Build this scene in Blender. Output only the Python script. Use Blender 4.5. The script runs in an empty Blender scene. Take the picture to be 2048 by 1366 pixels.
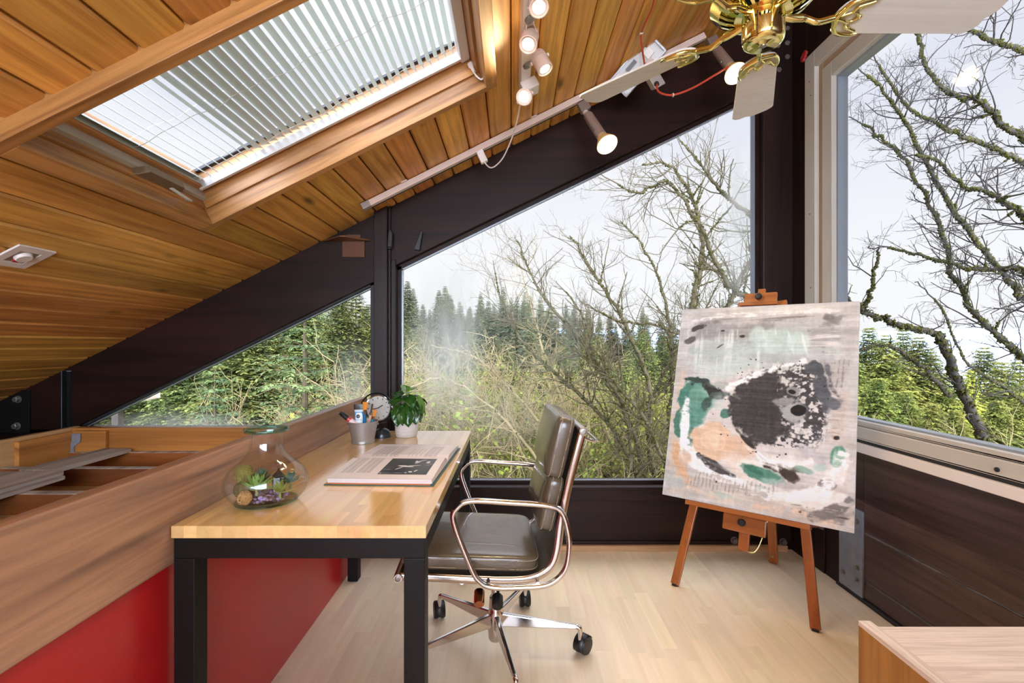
import bpy, math, random
import numpy as np
from mathutils import Vector, Matrix, Euler, noise

scene = bpy.context.scene
C = scene.collection
PI = math.pi
F = 961.4              # focal length in pixels of a 2048 px wide frame
K = 1.0 / F
EYE = 1.19             # eye height, metres

# ------------------------------------------------------------------ camera
cam_data = bpy.data.cameras.new('camera')
cam_data.sensor_width = 36.0
cam_data.lens = 36.0 * F / 2048.0
cam_data.shift_y = 7.0 / 2048.0
cam_data.clip_start = 0.02
cam_data.clip_end = 6000
cam = bpy.data.objects.new('camera', cam_data)
cam.location = (0, 0, EYE)
cam.rotation_euler = (PI / 2, 0, 0)
C.objects.link(cam)
scene.camera = cam

# ------------------------------------------------------------------ view, sky, sun
scene.view_settings.view_transform = 'Standard'
scene.view_settings.look = 'None'
scene.view_settings.gamma = 1.0
scene.view_settings.exposure = 0.0
scene.view_settings.use_curve_mapping = False

def build_world():
    w = bpy.data.worlds.new('sky'); scene.world = w
    w.use_nodes = True
    nt = w.node_tree; nt.nodes.clear()
    N = nt.nodes.new; L = nt.links.new
    out = N('ShaderNodeOutputWorld'); bg = N('ShaderNodeBackground')
    tc = N('ShaderNodeTexCoord'); sep = N('ShaderNodeSeparateXYZ')
    L(tc.outputs['Generated'], sep.inputs[0])
    ramp = N('ShaderNodeValToRGB')
    e = ramp.color_ramp.elements
    e[0].position = 0.0; e[0].color = (0.94, 0.95, 0.98, 1)
    e[1].position = 0.75; e[1].color = (0.68, 0.71, 0.86, 1)
    m = ramp.color_ramp.elements.new(0.12); m.color = (0.96, 0.97, 1.0, 1)
    m = ramp.color_ramp.elements.new(0.4); m.color = (0.80, 0.82, 0.93, 1)
    L(sep.outputs['Z'], ramp.inputs[0])
    # soft streaky cloud
    mp = N('ShaderNodeMapping'); mp.inputs['Scale'].default_value = (1.2, 1.2, 4.5)
    L(tc.outputs['Generated'], mp.inputs[0])
    nz = N('ShaderNodeTexNoise'); nz.inputs['Scale'].default_value = 1.8; nz.inputs['Detail'].default_value = 5
    L(mp.outputs[0], nz.inputs['Vector'])
    cr = N('ShaderNodeValToRGB'); cr.color_ramp.elements[0].position = 0.40; cr.color_ramp.elements[1].position = 0.72
    L(nz.outputs['Fac'], cr.inputs[0])
    mix = N('ShaderNodeMixRGB'); mix.inputs[2].default_value = (0.98, 0.98, 0.995, 1)
    L(cr.outputs[0], mix.inputs[0]); L(ramp.outputs[0], mix.inputs[1])
    # the unseen sky behind the camera is boosted as added fill for the room
    st = N('ShaderNodeMapRange'); st.inputs['From Min'].default_value = -0.12; st.inputs['From Max'].default_value = -0.75
    st.inputs['To Min'].default_value = 1.02; st.inputs['To Max'].default_value = SKY_BACK
    L(sep.outputs['Y'], st.inputs['Value'])
    # and, like any overcast sky, several times brighter overhead than near the horizon
    ov = N('ShaderNodeMapRange'); ov.interpolation_type = 'SMOOTHSTEP'; ov.inputs['From Min'].default_value = 0.50; ov.inputs['From Max'].default_value = 0.80
    ov.inputs['To Min'].default_value = 1.0; ov.inputs['To Max'].default_value = SKY_TOP
    L(sep.outputs['Z'], ov.inputs['Value'])
    mu = N('ShaderNodeMath'); mu.operation = 'MAXIMUM'; L(st.outputs[0], mu.inputs[0]); L(ov.outputs[0], mu.inputs[1])
    tf = N('ShaderNodeMapRange'); tf.inputs['From Min'].default_value = -0.1; tf.inputs['From Max'].default_value = -0.5; L(sep.outputs['Y'], tf.inputs['Value'])
    tn = N('ShaderNodeMixRGB'); tn.blend_type = 'MULTIPLY'; tn.inputs[2].default_value = (0.85, 0.95, 1.10, 1); L(tf.outputs[0], tn.inputs[0]); L(mix.outputs[0], tn.inputs[1])
    L(tn.outputs[0], bg.inputs['Color']); L(mu.outputs[0], bg.inputs['Strength'])
    L(bg.outputs[0], out.inputs[0])
SKY_BACK = 18.0
SKY_TOP = 6.0
build_world()

sun_data = bpy.data.lights.new('sun', 'SUN')
sun_data.energy = 4.5
sun_data.angle = 0.03
sun_data.color = (1.0, 0.90, 0.74)
sun = bpy.data.objects.new('sun', sun_data)
SUN_DIR = Vector((0.80, -0.45, 0.39))       # towards the sun: low, behind and to the right of the house
sun.rotation_euler = SUN_DIR.to_track_quat('Z', 'Y').to_euler()
C.objects.link(sun)

# ------------------------------------------------------------------ helpers
def lin(c):
    return tuple((x / 12.92 if x <= 0.04045 else ((x + 0.055) / 1.055) ** 2.4) for x in c)
def rgb(r, g, b):
    return lin((r / 255, g / 255, b / 255)) + (1.0,)

def P(X, Y, d):
    """The point at distance d along the room that stands at pixel X, Y of the photograph."""
    return Vector(((X - 1024) * K * d, d, EYE - (Y - 690) * K * d))

class MB:
    """Collects shapes and links them as ONE mesh object."""
    def __init__(s):
        s.v = []; s.f = []; s.m = []; s.sm = []
    def add(s, verts, faces, mi=0, smooth=False):
        o = len(s.v)
        s.v.extend([tuple(p) for p in verts])
        for f in faces:
            s.f.append(tuple(i + o for i in f)); s.m.append(mi); s.sm.append(smooth)
        return s
    def box(s, x0, x1, y0, y1, z0, z1, mi=0):
        v = [(x, y, z) for z in (z0, z1) for y in (y0, y1) for x in (x0, x1)]
        f = [(0, 2, 3, 1), (4, 5, 7, 6), (0, 1, 5, 4), (2, 6, 7, 3), (0, 4, 6, 2), (1, 3, 7, 5)]
        return s.add(v, f, mi)
    def obox(s, c, ax, ay, az, hx, hy, hz, mi=0):
        c = Vector(c); ax = Vector(ax).normalized(); ay = Vector(ay).normalized(); az = Vector(az).normalized()
        v = [c + ax * (sx * hx) + ay * (sy * hy) + az * (sz * hz) for sz in (-1, 1) for sy in (-1, 1) for sx in (-1, 1)]
        f = [(0, 2, 3, 1), (4, 5, 7, 6), (0, 1, 5, 4), (2, 6, 7, 3), (0, 4, 6, 2), (1, 3, 7, 5)]
        if ax.cross(ay).dot(az) < 0: f = [tuple(reversed(q)) for q in f]
        return s.add(v, f, mi)
    def bar(s, a, b, w, t, up=(0, 0, 1), mi=0, w2=None, t2=None):
        """A rectangular bar from a to b, width w (across), thickness t (along up)."""
        a = Vector(a); b = Vector(b); d = (b - a).normalized(); up = Vector(up)
        side = d.cross(up).normalized(); u = side.cross(d).normalized()
        w2 = w if w2 is None else w2; t2 = t if t2 is None else t2
        v = []
        for p, ww, tt in ((a, w, t), (b, w2, t2)):
            for sx, sy in ((-1, -1), (1, -1), (1, 1), (-1, 1)):
                v.append(p + side * (sx * ww / 2) + u * (sy * tt / 2))
        return s.add(v, [(0, 1, 2, 3), (7, 6, 5, 4), (0, 4, 5, 1), (1, 5, 6, 2), (2, 6, 7, 3), (3, 7, 4, 0)], mi)
    def prism(s, poly, axis, lo, hi, mi=0):
        """A 2D outline pushed along axis ('x','y','z') from lo to hi."""
        n = len(poly)
        def mk(p, q):
            return {'x': (q, p[0], p[1]), 'y': (p[0], q, p[1]), 'z': (p[0], p[1], q)}[axis]
        v = [mk(p, lo) for p in poly] + [mk(p, hi) for p in poly]
        f = [tuple(range(n)), tuple(range(2 * n - 1, n - 1, -1))]
        for i in range(n):
            j = (i + 1) % n; f.append((i, i + n, j + n, j))
        return s.add(v, f, mi)
    def tube(s, pts, r, seg=8, closed=False, cap=True, mi=0, flat=None):
        pts = [Vector(p) for p in pts]; n = len(pts)
        rs = r if hasattr(r, '__len__') else [r] * n
        prev = None; rings = []
        for i, p in enumerate(pts):
            if closed: t = pts[(i + 1) % n] - pts[i - 1]
            else: t = pts[min(i + 1, n - 1)] - pts[max(i - 1, 0)]
            if t.length < 1e-9: t = Vector((0, 0, 1))
            t.normalize()
            if prev is None:
                ref = Vector((0, 0, 1)) if abs(t.z) < 0.9 else Vector((1, 0, 0))
                a = t.cross(ref).normalized()
            else:
                a = prev - t * prev.dot(t)
                a = a.normalized() if a.length > 1e-6 else t.orthogonal().normalized()
            prev = a; b = t.cross(a)
            fa, fb = flat if flat else (1, 1)
            rings.append([p + a * (rs[i] * fa * math.cos(2 * PI * k / seg)) + b * (rs[i] * fb * math.sin(2 * PI * k / seg)) for k in range(seg)])
        v = [q for ring in rings for q in ring]; f = []
        for i in range(n if closed else n - 1):
            j = (i + 1) % n
            for k in range(seg):
                k2 = (k + 1) % seg
                f.append((i * seg + k, i * seg + k2, j * seg + k2, j * seg + k))
        if cap and not closed:
            f.append(tuple(range(seg - 1, -1, -1))); f.append(tuple((n - 1) * seg + k for k in range(seg)))
        return s.add(v, f, mi, True)
    def lathe(s, prof, seg=32, c=(0, 0, 0), axis=(0, 0, 1), mi=0, sx=1.0, sy=1.0, cap=True):
        """prof: (radius, height) pairs turned round axis at c."""
        c = Vector(c); q = Vector((0, 0, 1)).rotation_difference(Vector(axis).normalized())
        v = []; n = len(prof); f = []
        for r, z in prof:
            for k in range(seg):
                a = 2 * PI * k / seg
                v.append(c + q @ Vector((r * sx * math.cos(a), r * sy * math.sin(a), z)))
        for i in range(n - 1):
            for k in range(seg):
                k2 = (k + 1) % seg
                f.append((i * seg + k, i * seg + k2, (i + 1) * seg + k2, (i + 1) * seg + k))
        if cap and prof[0][0] > 1e-6: f.append(tuple(range(seg - 1, -1, -1)))
        if cap and prof[-1][0] > 1e-6: f.append(tuple((n - 1) * seg + k for k in range(seg)))
        return s.add(v, f, mi, True)
    def cyl(s, a, b, r, seg=20, r2=None, mi=0):
        a = Vector(a); b = Vector(b)
        return s.lathe([(r, 0), (r if r2 is None else r2, (b - a).length)], seg, a, b - a, mi)
    def ball(s, c, r, seg=16, rings=10, sc=(1, 1, 1), mi=0):
        c = Vector(c); v = []; f = []
        for i in range(rings + 1):
            th = PI * i / rings
            for k in range(seg):
                a = 2 * PI * k / seg
                v.append(c + Vector((r * sc[0] * math.sin(th) * math.cos(a), r * sc[1] * math.sin(th) * math.sin(a), r * sc[2] * math.cos(th))))
        for i in range(rings):
            for k in range(seg):
                k2 = (k + 1) % seg
                f.append((i * seg + k, (i + 1) * seg + k, (i + 1) * seg + k2, i * seg + k2))
        return s.add(v, f, mi, True)
    def build(s, name, mats, parent=None, bevel=0, segs=2, smooth=None, angle=35, sub=0, merge=False, loc=None):
        me = bpy.data.meshes.new(name)
        me.from_pydata(s.v, [], s.f)
        if not isinstance(mats, (list, tuple)): mats = [mats]
        for m in mats: me.materials.append(m)
        me.polygons.foreach_set('material_index', s.m)
        sm = s.sm if smooth is None else [smooth] * len(s.f)
        me.polygons.foreach_set('use_smooth', sm)
        me.update()
        import bmesh
        bm = bmesh.new(); bm.from_mesh(me)
        bmesh.ops.remove_doubles(bm, verts=bm.verts, dist=1e-6)
        bmesh.ops.dissolve_degenerate(bm, dist=1e-7, edges=bm.edges)
        bmesh.ops.recalc_face_normals(bm, faces=bm.faces)
        bm.to_mesh(me); bm.free()
        if any(sm): me.set_sharp_from_angle(angle=math.radians(angle))
        o = bpy.data.objects.new(name, me)
        C.objects.link(o)
        if parent is not None: o.parent = parent
        if loc is not None: o.location = loc
        if bevel:
            b = o.modifiers.new('bevel', 'BEVEL'); b.width = bevel; b.segments = segs
            b.limit_method = 'ANGLE'; b.angle_limit = math.radians(40); b.harden_normals = False
        if sub:
            b = o.modifiers.new('subsurf', 'SUBSURF'); b.levels = sub; b.render_levels = sub
        return o

def tag(o, label=None, cat=None, group=None, kind=None):
    if label: o['label'] = label
    if cat: o['category'] = cat
    if group: o['group'] = group
    if kind: o['kind'] = kind
    return o
def thing(name, label, cat, loc=(0, 0, 0), rot=(0, 0, 0), group=None, kind=None):
    o = bpy.data.objects.new(name, None)
    o.empty_display_size = 0.05
    C.objects.link(o)
    o.location = loc; o.rotation_euler = rot
    return tag(o, label, cat, group, kind)
def copy_tree(o, parent=None):
    c = o.copy(); C.objects.link(c)
    if parent is not None: c.parent = parent
    for ch in list(o.children): copy_tree(ch, c)
    return c
def smooth_path(pts, n=8, closed=False):
    """Catmull-Rom through pts."""
    pts = [Vector(p) for p in pts]; out = []; m = len(pts)
    rng = range(m if closed else m - 1)
    for i in rng:
        if closed: p0, p1, p2, p3 = pts[i - 1], pts[i], pts[(i + 1) % m], pts[(i + 2) % m]
        else: p0, p1, p2, p3 = pts[max(i - 1, 0)], pts[i], pts[i + 1], pts[min(i + 2, m - 1)]
        for k in range(n):
            t = k / n
            out.append(0.5 * ((2 * p1) + (p2 - p0) * t + (2 * p0 - 5 * p1 + 4 * p2 - p3) * t * t + (3 * p1 - p0 - 3 * p2 + p3) * t ** 3))
    if not closed: out.append(pts[-1])
    return out

# ------------------------------------------------------------------ materials
def new_mat(name):
    m = bpy.data.materials.new(name); m.use_nodes = True
    nt = m.node_tree
    return m, nt, nt.nodes['Principled BSDF'], nt.nodes.new, nt.links.new
def plain(name, col, rough=0.5, metal=0.0, spec=0.5, coat=0.0, var=0.0, vscale=8.0, bump=0.0, bscale=60.0, trans=0.0, sheen=0.0):
    m, nt, b, N, L = new_mat(name)
    b.inputs['Base Color'].default_value = col
    b.inputs['Roughness'].default_value = rough
    b.inputs['Metallic'].default_value = metal
    b.inputs['Specular IOR Level'].default_value = spec
    b.inputs['Coat Weight'].default_value = coat
    if trans: b.inputs['Transmission Weight'].default_value = trans
    if var or bump:
        tc = N('ShaderNodeTexCoord')
        if var:
            nz = N('ShaderNodeTexNoise'); nz.inputs['Scale'].default_value = vscale; nz.inputs['Detail'].default_value = 6
            L(tc.outputs['Object'], nz.inputs['Vector'])
            mr = N('ShaderNodeMapRange'); mr.inputs['To Min'].default_value = 1 - var; mr.inputs['To Max'].default_value = 1 + var
            mr.inputs['From Min'].default_value = 0.25; mr.inputs['From Max'].default_value = 0.75
            L(nz.outputs['Fac'], mr.inputs['Value'])
            hs = N('ShaderNodeHueSaturation'); hs.inputs['Color'].default_value = col
            L(mr.outputs[0], hs.inputs['Value']); L(hs.outputs[0], b.inputs['Base Color'])
        if bump:
            n2 = N('ShaderNodeTexNoise'); n2.inputs['Scale'].default_value = bscale; n2.inputs['Detail'].default_value = 4
            L(tc.outputs['Object'], n2.inputs['Vector'])
            bp = N('ShaderNodeBump'); bp.inputs['Strength'].default_value = bump; bp.inputs['Distance'].default_value = 0.004
            L(n2.outputs['Fac'], bp.inputs['Height']); L(bp.outputs[0], b.inputs['Normal'])
    return m
def emit(name, col, strength):
    m = bpy.data.materials.new(name); m.use_nodes = True
    nt = m.node_tree; nt.nodes.clear()
    o = nt.nodes.new('ShaderNodeOutputMaterial'); e = nt.nodes.new('ShaderNodeEmission')
    e.inputs[0].default_value = col; e.inputs[1].default_value = strength
    nt.links.new(e.outputs[0], o.inputs[0])
    return m
def wood(name, base, dark, rough=0.45, axis='y', grain=22.0, gstr=0.6, blotch=0.25, plank=None, plank_axis='x', pvar=0.18, plen=None,
         spec=0.4, coat=0.0, offset=0.0, knots=False, hvar=0.02, bump=0.15, satv=1.0, wavy=0.12):
    """Grain running along an axis; plank = width of the single boards across plank_axis, plen = their length."""
    m, nt, b, N, L = new_mat(name)
    tc = N('ShaderNodeTexCoord')
    src = tc.outputs['Object']
    val = None
    sep = N('ShaderNodeSeparateXYZ'); L(src, sep.inputs[0])
    if plank:
        dv = N('ShaderNodeMath'); dv.operation = 'MULTIPLY_ADD'
        dv.inputs[1].default_value = 1 / plank; dv.inputs[2].default_value = offset
        L(sep.outputs[plank_axis.upper()], dv.inputs[0])
        fl = N('ShaderNodeMath'); fl.operation = 'FLOOR'; L(dv.outputs[0], fl.inputs[0])
        comb = N('ShaderNodeCombineXYZ'); L(fl.outputs[0], comb.inputs[0])
        if plen:
            w0 = N('ShaderNodeTexWhiteNoise'); w0.noise_dimensions = '1D'; L(fl.outputs[0], w0.inputs['W'])
            d2 = N('ShaderNodeMath'); d2.operation = 'MULTIPLY_ADD'; d2.inputs[1].default_value = 1 / plen
            L(sep.outputs[axis.upper()], d2.inputs[0]); L(w0.outputs['Value'], d2.inputs[2])
            f2 = N('ShaderNodeMath'); f2.operation = 'FLOOR'; L(d2.outputs[0], f2.inputs[0])
            L(f2.outputs[0], comb.inputs[1])
        wn = N('ShaderNodeTexWhiteNoise'); wn.noise_dimensions = '2D'; L(comb.outputs[0], wn.inputs['Vector'])
        val = wn
        ad = N('ShaderNodeVectorMath'); ad.operation = 'MULTIPLY_ADD'
        ad.inputs[1].default_value = (7, 7, 7); L(wn.outputs['Color'], ad.inputs[0]); L(src, ad.inputs[2])
        src = ad.outputs[0]
    sc = {'x': (0.05, 1, 1), 'y': (1, 0.05, 1), 'z': (1, 1, 0.05)}[axis]
    mp = N('ShaderNodeMapping'); mp.inputs['Scale'].default_value = tuple(grain * k for k in sc)
    L(src, mp.inputs[0])
    nz = N('ShaderNodeTexNoise'); nz.inputs['Scale'].default_value = 1.0; nz.inputs['Detail'].default_value = 5; nz.inputs['Roughness'].default_value = 0.6
    nz.inputs['Distortion'].default_value = 1.2
    L(mp.outputs[0], nz.inputs['Vector'])
    wv = N('ShaderNodeTexWave'); wv.wave_type = 'RINGS'; wv.rings_direction = axis.upper(); wv.inputs['Scale'].default_value = 0.22
    wv.inputs['Distortion'].default_value = 9.0; wv.inputs['Detail'].default_value = 3; wv.inputs['Detail Scale'].default_value = 0.6
    L(mp.outputs[0], wv.inputs['Vector'])
    mx = N('ShaderNodeMath'); mx.operation = 'MULTIPLY_ADD'; mx.inputs[1].default_value = wavy
    L(wv.outputs['Fac'], mx.inputs[0]); L(nz.outputs['Fac'], mx.inputs[2])
    mr = N('ShaderNodeMapRange'); mr.inputs['From Min'].default_value = 0.42 + wavy * .2; mr.inputs['From Max'].default_value = 0.68 + wavy * .8
    mr.inputs['To Min'].default_value = 0.0; mr.inputs['To Max'].default_value = gstr
    L(mx.outputs[0], mr.inputs['Value'])
    mix = N('ShaderNodeMixRGB'); mix.inputs[1].default_value = base; mix.inputs[2].default_value = dark
    L(mr.outputs[0], mix.inputs[0])
    bl = N('ShaderNodeTexNoise'); bl.inputs['Scale'].default_value = 2.2; bl.inputs['Detail'].default_value = 3
    mp2 = N('ShaderNodeMapping'); mp2.inputs['Scale'].default_value = {'x': (0.5, 2, 2), 'y': (2, 0.5, 2), 'z': (2, 2, 0.5)}[axis]
    L(src, mp2.inputs[0]); L(mp2.outputs[0], bl.inputs['Vector'])
    br = N('ShaderNodeMapRange'); br.inputs['From Min'].default_value = 0.3; br.inputs['From Max'].default_value = 0.7
    br.inputs['To Min'].default_value = 1 - blotch; br.inputs['To Max'].default_value = 1 + blotch
    L(bl.outputs['Fac'], br.inputs['Value'])
    hs = N('ShaderNodeHueSaturation'); L(mix.outputs[0], hs.inputs['Color'])
    hs.inputs['Saturation'].default_value = satv
    vsrc = br.outputs[0]
    if val is not None:
        pr = N('ShaderNodeMapRange'); pr.inputs['To Min'].default_value = 1 - pvar; pr.inputs['To Max'].default_value = 1 + pvar
        L(val.outputs['Value'], pr.inputs['Value'])
        mm = N('ShaderNodeMath'); mm.operation = 'MULTIPLY'; L(br.outputs[0], mm.inputs[0]); L(pr.outputs[0], mm.inputs[1])
        vsrc = mm.outputs[0]
        sc2 = N('ShaderNodeSeparateColor'); L(val.outputs['Color'], sc2.inputs[0])
        hr = N('ShaderNodeMapRange'); hr.inputs['To Min'].default_value = 0.5 - hvar; hr.inputs['To Max'].default_value = 0.5 + hvar
        L(sc2.outputs['Green'], hr.inputs['Value']); L(hr.outputs[0], hs.inputs['Hue'])
    L(vsrc, hs.inputs['Value'])
    col = hs.outputs[0]
    if knots:
        mp3 = N('ShaderNodeMapping'); mp3.inputs['Scale'].default_value = {'x': (2, 6, 6), 'y': (6, 2, 6), 'z': (6, 6, 2)}[axis]
        L(src, mp3.inputs[0])
        vo = N('ShaderNodeTexVoronoi'); vo.inputs['Scale'].default_value = 0.8; L(mp3.outputs[0], vo.inputs['Vector'])
        kr = N('ShaderNodeMapRange'); kr.inputs['From Min'].default_value = 0.03; kr.inputs['From Max'].default_value = 0.12
        kr.inputs['To Min'].default_value = 0.85; kr.inputs['To Max'].default_value = 0.0
        L(vo.outputs['Distance'], kr.inputs['Value'])
        km = N('ShaderNodeMixRGB'); L(kr.outputs[0], km.inputs[0]); L(col, km.inputs[1])
        km.inputs[2].default_value = tuple(c * 0.25 for c in dark[:3]) + (1,)
        col = km.outputs[0]
    L(col, b.inputs['Base Color'])
    b.inputs['Roughness'].default_value = rough; b.inputs['Specular IOR Level'].default_value = spec
    b.inputs['Coat Weight'].default_value = coat; b.inputs['Coat Roughness'].default_value = 0.15
    if bump:
        bp = N('ShaderNodeBump'); bp.inputs['Strength'].default_value = bump; bp.inputs['Distance'].default_value = 0.002
        L(mx.outputs[0], bp.inputs['Height']); L(bp.outputs[0], b.inputs['Normal'])
    return m
def vcol_mat(name, attr='paint', rough=0.5, bump=0.0, spec=0.4):
    m, nt, b, N, L = new_mat(name)
    a = N('ShaderNodeVertexColor'); a.layer_name = attr
    L(a.outputs['Color'], b.inputs['Base Color'])
    b.inputs['Roughness'].default_value = rough; b.inputs['Specular IOR Level'].default_value = spec
    return m
def pane_mat(name, tint=(0.985, 0.99, 0.99, 1), smear=None, refl=1.0):
    """Window glass: mostly clear, reflecting by Fresnel; smear = (centre, radius, strength) of a foggy wipe mark."""
    m = bpy.data.materials.new(name); m.use_nodes = True
    nt = m.node_tree; nt.nodes.clear(); N = nt.nodes.new; L = nt.links.new
    out = N('ShaderNodeOutputMaterial'); tr = N('ShaderNodeBsdfTransparent'); tr.inputs[0].default_value = tint
    gl = N('ShaderNodeBsdfGlossy'); gl.inputs['Roughness'].default_value = 0.02
    lw = N('ShaderNodeLayerWeight'); lw.inputs['Blend'].default_value = .5
    pw = N('ShaderNodeMath'); pw.operation = 'POWER'; pw.inputs[1].default_value = 5; L(lw.outputs['Facing'], pw.inputs[0])
    mu = N('ShaderNodeMath'); mu.operation = 'MULTIPLY_ADD'; mu.inputs[1].default_value = .9 * refl; mu.inputs[2].default_value = .03 * refl
    L(pw.outputs[0], mu.inputs[0])
    mx = N('ShaderNodeMixShader'); L(mu.outputs[0], mx.inputs[0]); L(tr.outputs[0], mx.inputs[1]); L(gl.outputs[0], mx.inputs[2])
    res = mx.outputs[0]
    if smear:
        tc = N('ShaderNodeTexCoord'); df = N('ShaderNodeBsdfTranslucent'); df.inputs[0].default_value = (0.9, 0.92, 0.95, 1)
        total = None
        for (cx, cz, rx, rz, st) in smear:
            mp = N('ShaderNodeMapping'); mp.vector_type = 'POINT'
            mp.inputs['Location'].default_value = (-cx / rx, 0, -cz / rz); mp.inputs['Scale'].default_value = (1 / rx, 0, 1 / rz)
            L(tc.outputs['Object'], mp.inputs[0])
            ln = N('ShaderNodeVectorMath'); ln.operation = 'LENGTH'; L(mp.outputs[0], ln.inputs[0])
            mr = N('ShaderNodeMapRange'); mr.interpolation_type = 'SMOOTHSTEP'
            mr.inputs['From Min'].default_value = 1.0; mr.inputs['From Max'].default_value = 0.1
            mr.inputs['To Min'].default_value = 0; mr.inputs['To Max'].default_value = st
            L(ln.outputs['Value'], mr.inputs['Value'])
            if total is None: total = mr.outputs[0]
            else:
                ad = N('ShaderNodeMath'); ad.operation = 'ADD'; L(total, ad.inputs[0]); L(mr.outputs[0], ad.inputs[1]); total = ad.outputs[0]
        mpn = N('ShaderNodeMapping'); mpn.inputs['Scale'].default_value = (14, 1, 3); L(tc.outputs['Object'], mpn.inputs[0])
        nz = N('ShaderNodeTexNoise'); nz.inputs['Scale'].default_value = 1.0; nz.inputs['Detail'].default_value = 4; L(mpn.outputs[0], nz.inputs['Vector'])
        nm = N('ShaderNodeMath'); nm.operation = 'MULTIPLY'; L(total, nm.inputs[0]); L(nz.outputs['Fac'], nm.inputs[1])
        m2 = N('ShaderNodeMixShader'); L(nm.outputs[0], m2.inputs[0]); L(res, m2.inputs[1]); L(df.outputs[0], m2.inputs[2])
        res = m2.outputs[0]
    L(res, out.inputs[0])
    return m

M = {}
M['cedar'] = wood('cedar_ceiling_boards', rgb(220, 158, 76), rgb(150, 88, 30), rough=0.42, axis='y', grain=34, gstr=0.7, blotch=0.22, plank=0.112, plank_axis='x', pvar=0.16, hvar=0.012, spec=0.45, knots=True, offset=0.0)
M['cedar_trim'] = wood('cedar_trim', rgb(188, 132, 74), rgb(120, 76, 36), rough=0.4, axis='x', grain=30, gstr=0.95, blotch=0.22)
M['cedar_trim_y'] = wood('cedar_trim_depthwise', rgb(188, 132, 74), rgb(120, 76, 36), rough=0.4, axis='y', grain=30, gstr=0.95, blotch=0.22)
M['dark'] = wood('dark_stained_beam', rgb(42, 22, 17), rgb(19, 9, 7), rough=0.45, axis='x', grain=18, gstr=0.8, blotch=0.25, spec=0.22)
M['dark_v'] = wood('dark_stained_post', rgb(42, 26, 22), rgb(19, 11, 10), rough=0.42, axis='z', grain=18, gstr=0.8, blotch=0.2, spec=0.25)
M['dark_y'] = wood('dark_stained_planks', rgb(82, 62, 60), rgb(40, 26, 25), rough=0.36, axis='y', grain=26, gstr=0.8, blotch=0.3, spec=0.4, plank=0.23, plank_axis='z', pvar=0.2)
M['floor'] = wood('maple_laminate', rgb(234, 215, 182), rgb(216, 190, 148), rough=0.3, axis='y', grain=26, gstr=0.5, blotch=0.05, plank=0.065, plank_axis='x', plen=0.42, pvar=0.055, hvar=0.008, spec=0.5)
M['strip'] = wood('pine_strip', rgb(205, 165, 120), rgb(160, 110, 66), rough=0.5, axis='x', grain=24, gstr=0.7)
M['rail'] = wood('stained_rail_board', rgb(190, 144, 112), rgb(124, 94, 80), rough=0.32, axis='y', grain=20, gstr=0.9, blotch=0.28)
M['ply'] = wood('plywood_panel', rgb(208, 142, 70), rgb(140, 78, 26), rough=0.5, axis='x', grain=9, gstr=0.9, blotch=0.2)
M['ply_y'] = wood('plywood_panel_depthwise', rgb(212, 146, 74), rgb(120, 62, 20), rough=0.5, axis='y', grain=9, gstr=0.95, blotch=0.2)
M['ply_pale'] = wood('pale_wood', rgb(214, 176, 122), rgb(180, 130, 76), rough=0.5, axis='y', grain=14, gstr=0.6, blotch=0.15)
M['joist'] = wood('joist_wood', rgb(150, 86, 38), rgb(86, 42, 16), rough=0.6, axis='x', grain=14, gstr=0.8, blotch=0.3)
M['grey_board'] = wood('weathered_board', rgb(208, 198, 184), rgb(134, 120, 106), rough=0.75, axis='y', grain=16, gstr=0.9, blotch=0.2)
M['red'] = plain('red_gloss_paint', rgb(186, 32, 34), rough=0.22, spec=0.5, var=0.04, vscale=2)
M['maple'] = wood('maple_butcher_block', rgb(231, 190, 128), rgb(200, 148, 86), rough=0.12, axis='y', grain=26, gstr=0.45, blotch=0.08, plank=0.031, plank_axis='x', plen=0.62, pvar=0.12, hvar=0.008, spec=0.8, coat=0.5)
M['black_steel'] = plain('black_powder_coat', rgb(12, 10, 9), rough=0.5, spec=.25, var=0.1)
M['white_wall'] = plain('white_painted_plaster', rgb(236, 232, 226), rough=0.8, var=0.02)
M['white_frame'] = plain('white_window_paint', rgb(198, 192, 182), rough=0.45, var=0.04, vscale=5)
M['white_sill'] = plain('white_sill_paint', rgb(238, 228, 220), rough=0.5)
M['cream'] = plain('cream_groove_paint', rgb(170, 142, 116), rough=0.5, var=0.1, vscale=6)
M['gasket'] = plain('dark_gasket', rgb(34, 32, 34), rough=0.6)
M['bead'] = plain('grey_glazing_bead', rgb(150, 158, 168), rough=0.3, metal=0.3)
M['steel'] = plain('galvanised_steel', rgb(150, 158, 170), rough=0.45, metal=0.45, var=0.2, vscale=14)
M['bolt'] = plain('zinc_bolt', rgb(150, 146, 138), rough=0.4, metal=0.85)
M['bolt_dark'] = plain('stained_bolt_head', rgb(104, 92, 88), rough=0.5, metal=0.2)
M['rust'] = plain('rusty_thread', rgb(150, 96, 66), rough=0.6, metal=0.5)
M['chrome'] = plain('polished_aluminium', rgb(212, 208, 206), rough=0.14, metal=1.0)
M['chrome_warm'] = plain('polished_aluminium_frame', rgb(206, 198, 192), rough=0.2, metal=1.0)
M['brass'] = plain('polished_brass', rgb(238, 226, 156), rough=0.10, metal=1.0)
M['black_plastic'] = plain('black_plastic', rgb(24, 24, 26), rough=0.4)
M['white_plastic'] = plain('white_plastic', rgb(226, 214, 204), rough=0.4)
M['track'] = plain('white_track_enamel', rgb(214, 190, 176), rough=0.35)
M['blade'] = wood('whitewashed_fan_blade', rgb(214, 210, 204), rgb(196, 188, 178), rough=0.5, axis='x', grain=40, gstr=0.5, blotch=0.04)
M['pane'] = pane_mat('window_glass', refl=0.18)
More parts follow.
